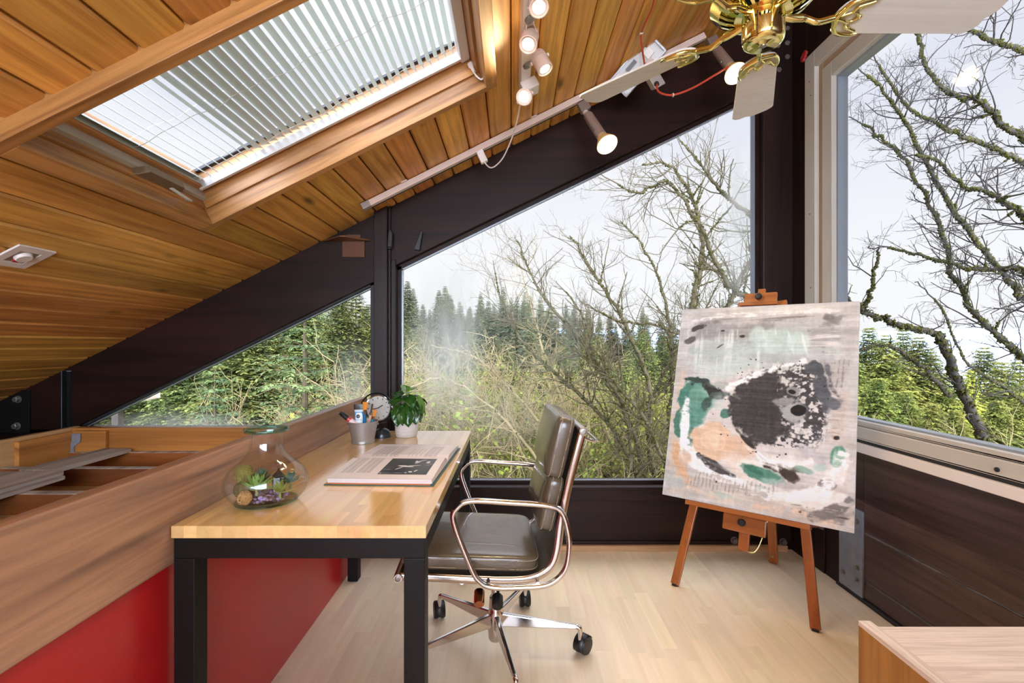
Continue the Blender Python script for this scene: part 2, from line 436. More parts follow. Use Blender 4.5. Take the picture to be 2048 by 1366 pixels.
M['pane_main'] = pane_mat('window_glass_smeared', smear=[(-0.42, 1.15, 0.28, 0.60, 0.55), (-0.28, 1.25, 0.16, 0.6, 0.25), (1.36, 1.9, 0.14, 0.6, 0.65), (-0.1, 0.8, 0.5, 0.3, 0.12)], refl=0.07)
M['pane_left'] = pane_mat('window_glass_misted', smear=[(-0.95, 0.95, 0.16, 0.35, 0.35), (-2.0, 0.72, 0.6, 0.1, 0.5)], refl=0.15)
# ================================================================== the room
def ceil_z(x): return 2.349 + 0.5 * x
SL = math.atan(0.5)
BW = 2.80          # face of the gable wall
RW = 1.628         # face of the right wall
LX = -3.25         # eave
YB = -2.6          # rear wall
WIN_TOP_L = lambda x: 1.554 + 0.487 * (x + 0.8125)
WIN_TOP_M = lambda x: 1.656 + 0.485 * (x + 0.676)

def struct(o, label=None, cat=None): return tag(o, label, cat, None, 'structure')

# floor
struct(MB().box(-0.90, RW + 0.12, YB - .1, BW + 0.14, -0.12, 0).build('floor', M['floor']), 'pale maple plank floor', 'floor')

# ceiling: separate tongue-and-groove boards, sloping up to the right, open where the skylight is
SKX0, SKX1, SKY0, SKY1 = -1.297, -0.082, 1.160, 2.005
def ceiling():
    mb = MB(); pitch = 0.112; n0 = int(LX / pitch) - 2; n1 = int(2.3 / pitch) + 1
    c, s = math.cos(SL), math.sin(SL)
    nx, nz = -s, c
    for i in range(n0, n1):
        xa, xb = i * pitch, (i + 1) * pitch
        runs = [(xa, xb, YB, BW + 0.5)]
        if xb > SKX0 and xa < SKX1:
            runs = [(xa, xb, YB, SKY0), (xa, xb, SKY1, BW + 0.5)]
            if xa < SKX0: runs.append((xa, SKX0, SKY0, SKY1))
            if xb > SKX1: runs.append((SKX1, xb, SKY0, SKY1))
        for (a, b, y0, y1) in runs:
            g = 0.0026; ch = 0.0065; t = 0.03
            # section across the board: chamfered lower edges make the V groove
            sec = [(a + g, t), (a + g, ch * 1.3), (a + g + ch, 0), (b - g - ch, 0), (b - g, ch * 1.3), (b - g, t)]
            poly = [(x + nx * h, ceil_z(x) + nz * h) for x, h in sec]
            mb.prism(poly, 'y', y0, y1)
    return mb.build('ceiling', M['cedar'])
struct(ceiling(), 'sloping ceiling of orange cedar tongue-and-groove boards', 'ceiling')
# the roof above the boards
rf = MB()
def slab(x0, x1, y0, y1, h0, h1, mb):
    c, s = math.cos(SL), math.sin(SL)
    p = [(x0 - s * h0, ceil_z(x0) + c * h0), (x1 - s * h0, ceil_z(x1) + c * h0), (x1 - s * h1, ceil_z(x1) + c * h1), (x0 - s * h1, ceil_z(x0) + c * h1)]
    mb.prism(p, 'y', y0, y1)
slab(LX - .5, SKX0, YB - .3, BW + .6, 0.03, 0.16, rf); slab(SKX1, 2.6, YB - .3, BW + .6, 0.03, 0.16, rf)
slab(SKX0, SKX1, YB - .3, SKY0, 0.03, 0.16, rf); slab(SKX0, SKX1, SKY1, BW + .6, 0.03, 0.16, rf)
struct(rf.build('trim_1', plain('roofing_felt', rgb(70, 66, 62), rough=0.9)), 'roof deck above the ceiling boards', 'roof')

# gable wall with its two openings
WT = BW + 0.14
gb = MB()
xe = -3.2
gb.prism([(xe, ceil_z(xe) - 0.45), (-2.52, WIN_TOP_L(-2.52)), (-0.80, WIN_TOP_L(-0.80)), (-0.80, ceil_z(-0.8) + .02), (xe, ceil_z(xe) + .02)], 'y', BW, WT)
gb.prism([(-0.80, WIN_TOP_L(-0.80)), (-0.676, WIN_TOP_M(-0.676)), (1.462, WIN_TOP_M(1.462)), (RW + .12, WIN_TOP_M(1.462)), (RW + .12, ceil_z(RW + .12) + .02), (-0.80, ceil_z(-0.8) + .02)], 'y', BW, WT)
struct(gb.build('wall_back', M['dark'], bevel=0.004), 'dark stained sloping gable beam above the windows', 'wall')
lw = MB()
lw.box(-0.80, RW + .12, BW, WT, -0.1, 0.365)
lw.box(-3.2, -0.80, BW, WT, -0.1, 0.70)
struct(lw.build('trim_2', M['dark'], bevel=0.003), 'dark panel below the gable window', 'wall panel')
ep = MB()
ep.prism([(1.462, 0), (RW + .118, 0), (RW + .118, ceil_z(RW + .118) - .002), (1.462, ceil_z(1.462) - .002)], 'y', BW - .006, WT - .001)
struct(ep.build('trim_3', M['dark_v'], bevel=0.004), 'dark corner post right of the gable window', 'post')
mp_ = MB()
def post(mb, x0, x1, y0, y1, z0):
    mb.prism([(x0, z0), (x1, z0), (x1, ceil_z(x1) - .002), (x0, ceil_z(x0) - .002)], 'y', y0, y1)
post(mp_, -0.792, -0.716, 2.752, WT, 0.0)
post(mp_, -0.716, -0.702, 2.778, WT, 0.0)
mp_.prism([(-0.702, 0.0), (-0.676, 0), (-0.676, 1.69), (-0.702, 1.68)], 'y', 2.790, WT)
struct(mp_.build('trim_4', M['dark_v'], bevel=0.003), 'dark post between the two gable windows', 'post')
# lower rail mouldings and sill line
sm_ = MB()
sm_.box(-0.676, 1.462, BW - .012, BW, 0.285, 0.345); sm_.box(-0.676, 1.462, BW - .02, BW + .03, 0.345, 0.368)
sm_.box(-0.70, RW, BW - .014, BW, 0.032, 0.052)
struct(sm_.build('trim_5', M['dark'], bevel=0.003), 'dark sill moulding under the gable window', 'trim')
struct(MB().box(-0.76, RW - .04, 2.766, BW, 0.0, 0.032).build('baseboard_back', M['strip'], bevel=0.002), 'pale pine strip along the foot of the gable wall', 'baseboard')

# window 1: the large gable window
def win_main():
    w = thing('window_1', 'large trapezoid gable window with dark frame', 'window', (0, 0, 0), kind='structure')
    y0, y1 = 2.845, 2.905; t = 0.022
    bl, br = (-0.676, 0.365), (1.462, 0.365); tr, tl = (1.462, WIN_TOP_M(1.462)), (-0.676, WIN_TOP_M(-0.676))
    fr = MB()
    fr.box(-0.676, 1.462, y0, y1, 0.365, 0.387); fr.box(-0.676, -0.676 + t, y0, y1, 0.365, tl[1]); fr.box(1.462 - t, 1.462, y0, y1, 0.365, tr[1])
    fr.prism([(tl[0], tl[1] - t * 1.15), (tr[0], tr[1] - t * 1.15), tr, tl], 'y', y0, y1)
    fr.build('frame', M['dark'], w)
    bd = MB(); b = 0.010; yy = (2.850, 2.862)
    x0, x1 = -0.676 + t, 1.462 - t
    bd.box(x0, x0 + b, *yy, 0.387, WIN_TOP_M(x0) - t * 1.2); bd.box(x1 - b * 2.2, x1, *yy, 0.387, WIN_TOP_M(x1) - t * 1.2)
    bd.prism([(x0, WIN_TOP_M(x0) - t * 1.15 - b), (x1, WIN_TOP_M(x1) - t * 1.15 - b), (x1, WIN_TOP_M(x1) - t * 1.15), (x0, WIN_TOP_M(x0) - t * 1.15)], 'y', *yy)
    bd.box(x0, x1, *yy, 0.387, 0.393)
    bd.build('glazing_bead', M['bead'], w)
    MB().prism([(x0, 0.387), (x1, 0.387), (x1, WIN_TOP_M(x1) - t * 1.1), (x0, WIN_TOP_M(x0) - t * 1.1)], 'y', 2.872, 2.878).build('pane', M['pane_main'], w)
win_main()
def win_left():
    w = thing('window_2', 'small triangular gable window left of the post', 'window', (0, 0, 0), kind='structure')
    y0, y1 = 2.85, 2.90
    xa, xb = -2.52, -0.80; zb = 0.70; t = 0.012
    fr = MB()
    fr.prism([(xa, WIN_TOP_L(xa) - t), (xb, WIN_TOP_L(xb) - t), (xb, WIN_TOP_L(xb)), (xa, WIN_TOP_L(xa))], 'y', y0 - .03, y1)
    fr.box(xb - .03, xb, y0 - .03, y1, zb, WIN_TOP_L(xb))
    fr.build('frame', M['gasket'], w)
    MB().prism([(xa, WIN_TOP_L(xa) - t - .006), (xb - .03, WIN_TOP_L(xb - .03) - t - .006), (xb - .03, WIN_TOP_L(xb - .03) - t), (xa, WIN_TOP_L(xa) - t)], 'y', y0, y0 + .012).build('glazing_bead', M['bead'], w)
    MB().prism([(xa - .02, zb), (xb, zb), (xb, WIN_TOP_L(xb) - .005), (xa - .02, WIN_TOP_L(xa - .02) - .005)], 'y', 2.872, 2.878).build('pane', M['pane_left'], w)
win_left()

# right wall: dark planks below, white framed window above
RT = RW + 0.12
WY0, WY1, WZ0, WZ1 = 1.10, 2.655, 0.742, 2.765
rw = MB()
for z0, z1 in ((0.018, 0.096), (0.101, 0.319), (0.325, 0.690)):
    rw.box(RW, RT, YB, 2.224, z0, z1)
rw.box(RW + .006, RT, YB, BW, 0, 0.69)
rw.box(RW, RT, YB, WY0, 0.69, 3.25)
struct(rw.build('wall_right', M['dark_y'], bevel=0.003), 'dark stained horizontal planks below the right window', 'wall')
seam_m = plain('old_joint_paint', rgb(92, 92, 98), rough=.3, var=.5, vscale=40)
for zc, nm in ((0.3225, 9), (0.0985, 4)):
    rn = random.Random(nm); pts = [Vector((RW + .002, 2.22 - k * .03, zc + rn.uniform(-.0012, .0012))) for k in range(110)]
    struct(MB().tube(pts, [rn.uniform(.0016, .0042) for _ in pts], 6).build('trim_%d' % (11 + nm), seam_m), 'cracked grey paint along a joint of the dark planks', 'trim')
cp = MB()
cp.box(RW - .004, RT, 2.50, BW, 0.0, 0.69); cp.box(RW, RT, 2.384, 2.498, 0, 0.69)
cp.box(RW, RT, WY1, BW, 0.69, 3.1); cp.box(RW, RT, WY0, WY1, WZ1, 3.25)
struct(cp.build('trim_6', M['dark_v'], bevel=0.004), 'dark corner post on the right wall', 'post')
struct(MB().box(RW - .012, RW + .004, YB, 2.40, 0, 0.016).build('baseboard_right', M['gasket'], bevel=0.002), 'thin black strip at the foot of the right wall', 'baseboard')
struct(MB().box(RW - .028, RT, YB, 2.63, 0.694, 0.736).build('trim_7', M['white_sill'], bevel=0.003), 'white sill board under the right window', 'window sill')
def win_right():
    w = thing('window_3', 'tall right-hand window in a chipped white frame', 'window', (0, 0, 0), kind='structure')
    def ring(name, y0, y1, z0, z1, t, x0, x1, mat, tb=None, bev=0.003):
        tb = t if tb is None else tb
        mb = MB()
        mb.box(x0, x1, y0, y0 + t, z0, z1); mb.box(x0, x1, y1 - t, y1, z0, z1)
        mb.box(x0, x1, y0 + t, y1 - t, z0, z0 + tb); mb.box(x0, x1, y0 + t, y1 - t, z1 - t, z1)
        return mb.build(name, mat, w, bevel=bev)
    ring('casing', WY0, WY1, WZ0 + .012, WZ1, 0.085, RW - .012, RT, M['white_frame'], tb=0.055)
    ring('groove_strip', WY0 + .085, WY1 - .085, WZ0 + .067, WZ1 - .085, 0.038, RW + .012, RT, M['cream'], tb=0.006)
    ring('sash', WY0 + .123, WY1 - .123, WZ0 + .073, WZ1 - .123, 0.075, RW + .004, RT - .03, M['white_frame'], tb=0.02)
    ring('glazing_bead', WY0 + .198, WY1 - .198, WZ0 + .093, WZ1 - .198, 0.012, RW + .03, RT - .04, M['bead'], tb=.008, bev=0)
    MB().box(RW - .01, RT, WY0, WY1 - .02, 0.736, WZ0 + .014).build('gasket', M['gasket'], w)
    MB().box(RW + .055, RW + .061, WY0 + .2, WY1 - .2, WZ0 + .09, WZ1 - .2).build('pane', M['pane'], w)
    h = MB(); h.cyl((RW - .016, 1.60, 0.775), (RW - .006, 1.60, 0.775), 0.008, 14); h.build('plug', M['gasket'], w)
    rb = MB(); rnd = random.Random(4)
    for (y, z) in ((2.612, 2.62), (2.60, 2.54), (2.608, 1.9), (2.60, 1.5)): rb.cyl((RW - .014, y, z), (RW - .006, y, z), .0035, 8)
    rb.build('nail', M['rust'], w)
win_right()

# steel plate and bolts on the right wall
def bolt(name, c, n, r, parent, mat, L=0.012, thread=None):
    mb = MB(); c = Vector(c); n = Vector(n)
    mb.lathe([(r * 1.35, 0), (r * 1.35, 0.002)], 20, c, n)
    mb.lathe([(r, 0.002), (r, L), (r * 0.8, L + .002)], 6, c, n)
    o = mb.build(name, mat, parent, angle=25)
    if thread:
        MB().lathe([(r * .55, L), (r * .55, L + thread), (r * .4, L + thread + .003)], 12, c, n).build('thread', M['rust'], o)
    return o
pl = thing('steel_plate', 'grey galvanised steel plate bolted low on the right wall', 'steel plate', (RW, 2.30, 0.017))
MB().box(-.008, 0.004, -.076, .082, 0, .398).build('plate', M['steel'], pl, bevel=.001)
for y, z in ((-.045, .345), (-.045, .072), (-.045, .128), (.05, .066)):
    bolt('bolt', (-.008, y, z), (-1, 0, 0), .009, pl, M['bolt'])
b_ = bolt('threaded_bolt', (RW - .004, 2.52, 0.24), (-1, 0, 0), .014, None, M['bolt'], .014, .05)
tag(b_, 'long rusty threaded bolt sticking out of the dark corner post near the floor', 'bolt')
for (x, z, lab) in ((1.288, 0.058, 'grey bolt head at the foot of the gable wall left of the easel mast'), (1.57, 0.05, 'grey bolt head at the foot of the gable wall right of the easel rear leg')):
    o = bolt('wall_bolt', (x, BW - .014, z), (0, -1, 0), .016, None, M['bolt_dark'], .02); tag(o, lab, 'bolt')
# bolt heads high in the dark corner
hb = [(1.545, 2.93), (1.600, 2.945), (1.600, 2.865), (1.552, 2.79), (1.60, 3.03)]
nm = ['left of the upper pair', 'right of the upper pair', 'in the middle of the right-hand column', 'lowest of the cluster', 'topmost of the cluster']
for (x, z), n_ in zip(hb, nm):
    o = bolt('corner_bolt', (x, BW, z), (0, -1, 0), .015, None, M['bolt_dark'], .01)
    tag(o, 'stained bolt head high in the dark corner, ' + n_, 'bolt', 'bolt heads in the dark corner')
rr = MB(); rnd = random.Random(8)
for i in range(7):
    a = i / 7 * 2 * PI
    rr.ball((0.0 + .004 * math.sin(i), .016 * math.cos(a), .018 * math.sin(a)), .014, 8, 6, (.6, 1, 1))
o = rr.build('ribbon_knot', plain('red_tape', rgb(168, 40, 40), rough=.6), loc=(RW - .022, WY1 - .012, WZ1 + .012)); tag(o, 'small red knot of tape on the top corner of the white window frame', 'tape')

# small fittings on the post and beam
sb = thing('shelf_bracket', 'rusty brown metal bracket plate on the dark beam left of the post', 'bracket', (-0.90, BW, 1.80))
MB().prism([(-.20, -.005), (.075, -.005), (.075, -.02), (-.03, -.125), (-.06, -.125)], 'z', -.008, .0).build('plate', plain('brown_metal', rgb(120, 78, 48), rough=.45, metal=.5), sb, bevel=.001)
q = MB(); q.box(-.085, .045, -.012, -.004, -.1, -.008); q.box(-.06, .02, -.012, -.004, 0, .03); q.build('mounting_tab', plain('shaded_brown_metal', rgb(96, 60, 40), rough=.5, metal=.5), sb, bevel=.001)  # same brown metal as the plate, darkened to paint in shade
ck = thing('black_clip', 'slim black clip on the right edge of the dark post', 'clip', (-0.700, 2.775, 1.80))
MB().prism([(-.012, -.05), (.012, -.05), (.016, .03), (.004, .055), (-.008, .03)], 'y', -.03, .0).build('body', M['black_plastic'], ck, bevel=.003)
MB().box(-.012, .012, -.032, 0, -.06, -.052).build('foot', M['black_plastic'], ck, bevel=.002)
hk = thing('black_hook_plate', 'small triangular black metal hook on the beam above the gable window', 'hook', (-0.545, BW, 1.79))
MB().prism([(-.02, -.05), (.012, -.055), (.03, .05), (.02, .055)], 'y', -.035, -.0).build('plate', M['black_plastic'], hk, bevel=.002)
# steel at the eave
es = thing('eave_plate', 'black steel plate with two bolts at the low end of the gable beam', 'steel plate', (-2.9, BW, 0.72))
MB().box(-.25, .10, -.012, 0, -.1, .21).build('plate', plain('blackened_steel', rgb(14, 13, 14), rough=.5, metal=.3), es, bevel=.001)
for x, z in ((.035, .155), (.03, .0)): bolt('bolt', (x, -.012, z), (0, -1, 0), .016, es, M['bolt'], .02)
ea = thing('angle_iron', 'thin upright steel angle on the low end of the gable beam', 'steel angle', (-2.58, BW, 0.70))
q = MB(); q.box(-.014, .016, -.004, 0, 0, .34); q.box(-.014, -.010, -.03, -.004, 0, .34); q.build('angle', plain('blackened_angle', rgb(24, 27, 27), rough=.4, metal=.3), ea)
MB().box(-.0165, -.0142, -.031, 0, 0, .34).box(-.0165, .016, -.0055, -.0042, .336, .34).build('bright_edge', M['steel'], ea)

# the half wall with its rail board, the open framing behind it
struct(MB().box(-0.90, -0.848, YB, BW, 0, 0.655).build('wall_left', M['red'], bevel=0.002), 'glossy red half wall under the rail board', 'wall')
struct(MB().box(-0.874, -0.831, YB, BW - .04, 0.653, 0.892).build('trim_8', M['rail'], bevel=0.004), 'weathered stained rail board on top of the red half wall', 'rail')
vf = MB(); vf.box(-2.56, -0.89, YB, BW, 0.44, 0.50)
struct(vf.build('trim_9', M['ply_pale']), 'pale plywood bottom of the framed bay', 'bay floor')
wb = MB(); wb.box(-2.51, -0.89, 2.745, BW - .002, 0.50, 0.716)
struct(wb.build('trim_10', M['ply'], bevel=.002), 'varnished plywood back panel of the framed bay', 'bay panel')
wl = MB(); wl.box(-2.545, -2.512, YB, BW - .002, 0.50, 0.719)
struct(wl.build('trim_11', M['ply_pale'], bevel=.002), 'pale plywood side panel of the framed bay at the eave', 'bay panel')
wl = MB(); wl.box(-2.512, -2.488, 2.425, 2.744, 0.50, 0.700)
struct(wl.build('trim_12', M['ply_y'], bevel=.002), 'strongly grained plywood cleat on the bay side', 'cleat')
wl = MB(); wl.box(-2.488, -2.30, 2.72, 2.744, 0.50, 0.703)
struct(wl.build('trim_13', M['ply'], bevel=.002), 'short grained plywood cleat on the bay back', 'cleat')
ev = MB(); ev.box(-3.35, -2.545, YB, BW, 0.60, 0.68); ev.box(-3.4, -3.2, YB - .1, BW + .14, 0.3, 0.86)
struct(ev.build('trim_14', M['dark']), 'dark eave ledge', 'eave')
jn = ['against the back panel of the bay', 'second from the back of the bay, under the grey boards', 'third from the back of the bay', 'nearest, hidden mostly by the rail']
for (y, n_) in zip((2.70, 2.35, 1.95, 1.55), jn):
    o = MB().box(-2.51, -0.876, y, y + .042, 0.50, 0.584).box(-2.51, -0.876, y, y + .042, 0.584, 0.586, 1).build('joist', [M['joist'], M['grey_board']])
    tag(o, 'brown cross joist ' + n_, 'joist', 'joists across the framed bay')
def board(name, x0, x1, y0, y1, z0, z1, mats, label, rot=0, rad=0.02):
    c = ((x0 + x1) / 2, (y0 + y1) / 2); hx = (x1 - x0) / 2; hy = (y1 - y0) / 2
    pts = []
    for (sx, sy, a0) in ((1, 1, 0), (-1, 1, 90), (-1, -1, 180), (1, -1, 270)):
        for k in range(5):
            a = math.radians(a0 + k * 22.5); pts.append((sx * (hx - rad) + rad * math.cos(a), sy * (hy - rad) + rad * math.sin(a)))
    mb = MB().prism(pts, 'z', 0, z1 - z0)
    o = mb.build(name, mats, bevel=.002, loc=(c[0], c[1], z0)); o.rotation_euler = (0, 0, rot)
    return tag(o, label, 'board', 'loose boards on the joists')
board('loose_board', -2.305, -2.145, 2.245, 2.71, 0.5865, 0.608, M['grey_board'], 'long pale grey board lying across the two rear joists', 0.0, .003)
board('loose_board', -2.31, -1.985, 0.80, 2.165, 0.5865, 0.602, M['grey_board'], 'lower of the two weathered plywood boards stacked on the joists', 0.03)
board('loose_board', -2.33, -2.005, 0.78, 2.18, 0.6025, 0.618, M['grey_board'], 'upper of the two weathered plywood boards stacked on the joists', 0.03)
hg = thing('metal_hanger', 'twisted galvanised strap screwed into the rear corner of the bay', 'strap', (-2.47, 2.715, 0.585))
MB().box(-.015, .035, -.004, 0, .055, .105).build('upper_tab', M['steel'], hg)
q = MB(); q.prism([(-.03, .0), (0, .0), (0, .03), (.035, .06), (-.012, .06), (-.03, .035)], 'y', -.006, -.001); q.build('lower_tab', M['steel'], hg)

# the rest of the house round the room, behind the camera
struct(MB().box(-3.35, RT, YB - .1, YB, -.1, 0.72).build('wall_rear', M['white_wall']), 'white wall behind', 'wall')
q = MB(); q.box(-3.35, -2.2, YB - .1, YB, .72, 1.6); q.box(1.2, RT, YB - .1, YB, .72, 3.3)
struct(q.build('trim_15', M['white_wall']), 'white wall piers behind', 'wall')
wr = thing('window_fill', 'wide unseen rear window added for fill light', 'window', kind='structure')  # glazed opening added behind the camera to let fill light in
q = MB()
for x in (-2.2, -1.1, 0.05, 1.17): q.prism([(x, .72), (x + .05, .72), (x + .05, ceil_z(x + .05)), (x, ceil_z(x))], 'y', YB - .08, YB - .02)
q.build('frame', M['white_frame'], wr)
MB().prism([(-2.2, .72), (1.2, .72), (1.2, ceil_z(1.2)), (-2.2, ceil_z(-2.2))], 'y', YB - .055, YB - .05).build('pane', M['pane'], wr)
# unseen wall added to block the sun from the right window
struct(MB().box(RT, 5.4, YB - .1, 1.04, -6, 4.4).build('wall_sunblock', plain('grey_siding', rgb(120, 112, 104), rough=.8)), 'unseen outside wall added to keep the sun off the right window', 'wall')
struct(MB().box(-3.3, RT, YB, BW + .1, -6, -0.12).build('wall_below', plain('dark_siding', rgb(70, 56, 48), rough=.8)), 'storey below', 'wall')
# ================================================================== skylight
def skylight():
    x0 = (SKX0 + SKX1) / 2; y0 = (SKY0 + SKY1) / 2
    loc = (x0, y0, ceil_z(x0))
    U = (SKX1 - SKX0) / 2 / math.cos(SL); V = (SKY1 - SKY0) / 2
    w = thing('window_5', 'cedar-lined skylight in the sloping ceiling', 'skylight', loc, (0, -SL, 0), kind='structure')
    t = 0.036; p = -0.045; top = 0.17
    # lining boards, standing proud of the ceiling
    MB().box(-U, U, V - t, V, p, top).build('lining_board', M['cedar_trim'], w, bevel=.002)
    MB().box(-U, U, -V, -V + t, p, top).build('lining_board', M['cedar_trim'], w, bevel=.002)
    MB().box(U - t * 1.35, U, -V + t, V - t, p, top).build('lining_board', M['cedar_trim_y'], w, bevel=.002)
    MB().box(-U, -U + t * 1.6, -V + t, V - t, p, top).build('lining_board', M['cedar_trim_y'], w, bevel=.002)
    ui0, ui1, vi = -U + t * 1.6, U - t * 1.35, V - t
    # stepped inner frame
    def ring(name, d, h0, h1, mat, mat_y, du0=0.0):
        a = MB(); a.box(ui0, ui1, vi - d, vi, h0, h1); a.box(ui0, ui1, -vi, -vi + d, h0, h1); a.build(name, mat, w, bevel=.0015)
        a = MB(); a.box(ui0, ui0 + d + du0, -vi + d, vi - d, h0, h1); a.box(ui1 - d, ui1, -vi + d, vi - d, h0, h1); a.build(name, mat_y, w, bevel=.0015)
    ring('inner_frame', .010, .02, .10, M['cedar_trim'], M['cedar_trim_y'])
    ring('sash', .030, .085, .155, M['cedar_trim'], M['cedar_trim_y'], .02)
    # grey metal strip and turn handle at the low end, hook at the high end
    a = MB(); a.box(ui0 + .010, ui0 + .028, -vi + .01, vi - .01, .05, .086); a.build('metal_strip', plain('greige_metal', rgb(176, 166, 150), rough=.4), w, bevel=.001)
    a = MB(); a.prism([(-.02, -.10), (.03, -.07), (.03, .10), (-.02, .13)], 'z', .025, .05)
    lk = a.build('latch_plate', plain('bronze_latch', rgb(128, 104, 76), rough=.45, metal=.4), w, bevel=.002); lk.location = (ui0 + .02, .10, 0)
    a = MB(); a.tube(smooth_path([(0, 0, .03), (.012, .02, .005), (.016, .055, -.01), (.012, .075, -.005), (.004, .06, .0)], 5), .006, 8); hd = a.build('handle', plain('greige_handle', rgb(170, 158, 140), rough=.4), lk); hd.location = (0, .06, 0)
    a = MB(); a.lathe([(.013, 0), (.013, .012), (.008, .02), (.006, .04)], 14, (0, 0, 0), (0, 0, -1)); a.tube(smooth_path([(0, 0, -.03), (0, 0, -.055), (.012, 0, -.078), (.026, 0, -.07), (.024, 0, -.055)], 5), .0035, 8)
    hk = a.build('cord_hook', M['white_plastic'], w); hk.location = (ui1 - .02, vi - .02, .06)
    MB().box(ui0 + .02, ui1 - .02, -vi + .02, vi - .02, .158, .164).build('pane', M['pane'], w)
    gs = MB()
    for v0, v1 in ((vi - .05, vi - .03), (-vi + .03, -vi + .05)): gs.box(ui0, ui1, v0, v1, .148, .158)
    gs.build('gasket', M['gasket'], w)
    # ---- blind
    b = thing('skylight_blind', 'white slatted blind under the skylight glass', 'blind', loc, (0, -SL, 0))
    slat = plain('white_slat', rgb(172, 178, 168), rough=.42); 
    nt = slat.node_tree; pb = nt.nodes['Principled BSDF']; pb.inputs['Subsurface Weight'].default_value = 0.0
    s = MB(); pitch = .0330; wd = .0345; h = .118
    n = int((ui1 - ui0 - .075) / pitch); rnd = random.Random(3)
    for i in range(n):
        u = ui0 + .058 + i * pitch; f = i / n
        # slats stand open at the low end, overlap in the middle, open again towards the high end
        keys = [(0, -58), (.18, -60), (.24, -20), (.38, -23), (.5, -40), (.62, -56), (.8, -68), (1, -76)]
        a = 0
        for (f0, a0), (f1, a1) in zip(keys, keys[1:]):
            if f0 <= f <= f1: a = a0 + (a1 - a0) * (f - f0) / (f1 - f0)
        a = math.radians(a + rnd.uniform(-1.5, 1.5))
        va, vb = -vi + .046, vi - .046; sec = []
        for k in range(7):
            q = (k / 6 - .5) * wd; cv = .0035 * (1 - (2 * k / 6 - 1) ** 2)
            sec.append((q, cv))
        sec2 = [(q, c + .0007) for q, c in reversed(sec)]
        poly = [(u + q * math.cos(a) - c * math.sin(a), h + q * math.sin(a) + c * math.cos(a)) for q, c in sec + sec2]
        s.prism(poly, 'y', va, vb)
    s.build('slats', slat, b, smooth=True, angle=30)
    sr = plain('satin_rail', rgb(206, 200, 194), rough=.35)
    for v0, v1 in ((vi - .045, vi - .031), (-vi + .031, -vi + .045)): MB().box(ui0 + .034, ui1 - .034, v0, v1, .078, .112).build('side_rail', sr, b, bevel=.001)
    r = MB(); r.box(ui0 + .032, ui0 + .052, -vi + .02, vi - .02, .095, .128); r.build('bottom_rail', slat, b, bevel=.003)
    r = MB(); r.box(ui1 - .05, ui1 - .012, -vi + .02, vi - .02, .075, .128); r.build('head_rail', plain('satin_rail_end', rgb(206, 200, 194), rough=.35), b, bevel=.002)
    c = MB()
    for v in (vi - .095, 0.0, -vi + .095):
        for dz in (-.019, .019):
            pts = [(ui0 + .045 + k * (ui1 - ui0 - .07) / 60, v + .004 * math.sin(k * .9), h + dz * (.75 + .25 * math.sin(k * .5))) for k in range(61)]
            c.tube(pts, .0011, 5)
    c.build('ladder_cord', plain('blind_cord', rgb(196, 190, 178), rough=.7), b)
skylight()

# ================================================================== recessed square light, far left
def ceil_frame(x, y):
    return (x, y, ceil_z(x)), (0, -SL, 0)
def recessed():
    l, r = ceil_frame(-1.70, 1.665)
    t = thing('recessed_light', 'square white recessed light in the ceiling at the far left', 'ceiling light', l, r)
    a = MB(); R = .065; q = .036
    a.box(-R, R, q, R, -.008, -.001); a.box(-R, R, -R, -q, -.008, -.001); a.box(-R, -q, -q, q, -.008, -.001); a.box(q, R, -q, q, -.008, -.001)
    a.build('trim_plate', M['white_plastic'], t, bevel=.001)
    a = MB(); a.box(-q, q, -q, q, -.004, -.0035); a.build('well', plain('shaded_reflector', rgb(150, 132, 118), rough=.5), t)  # flat sheet, the shade of the recess painted as a darker taupe
    a = MB(); a.lathe([(.0, 0), (.022, .0), (.026, .008), (.026, .013)], 20, (0.005, 0, -.0165)); a.build('lamp', M['white_plastic'], t)
    a = MB(); a.box(-.03, -.018, -.01, .01, -.010, -.0045); a.build('clip', plain('red_clip', rgb(170, 40, 30)), t)
recessed()

# ================================================================== long lighting track
BULB = emit('lit_lamp_face', (1.0, 0.84, 0.56, 1), 6.0)
RIM = emit('glowing_lamp_rim', (1.0, 0.62, 0.24, 1), 2.2)
def lamp_light(name, loc, d, power, size=1.9, parent=None, radius=.03):
    l = bpy.data.lights.new(name, 'SPOT'); l.energy = power; l.color = (1.0, 0.76, 0.42); l.spot_size = size; l.spot_blend = .6; l.shadow_soft_size = radius
    o = bpy.data.objects.new(name, l); C.objects.link(o); o.location = loc
    o.rotation_euler = (-Vector(d)).to_track_quat('Z', 'Y').to_euler()
    if parent: o.parent = parent
    return o
def track():
    xa, xb = -0.798, 1.02; L = (xb - xa) / math.cos(SL)
    t = thing('lighting_track', 'long pale lighting track under the ceiling along the gable beam', 'lighting track', (xa, 2.575, ceil_z(xa)), (0, -SL, 0))
    a = MB(); a.box(0, L, -.018, .018, -.036, -.004); a.build('rail', M['track'], t, bevel=.001)
    a = MB(); a.box(.0, L, .008, .0185, -.0375, -.034); a.build('slot', M['gasket'], t)
    a = MB(); a.box(-.012, .035, -.0195, .0195, -.0375, -.003); a.build('end_cap', plain('grey_end_cap', rgb(150, 138, 130), rough=.4), t, bevel=.001)
    for u in (.25, 1.02, 1.75): MB().box(u - .018, u + .018, -.03, .03, -.008, 0).build('mounting_clip', M['track'], t, bevel=.001)
track()
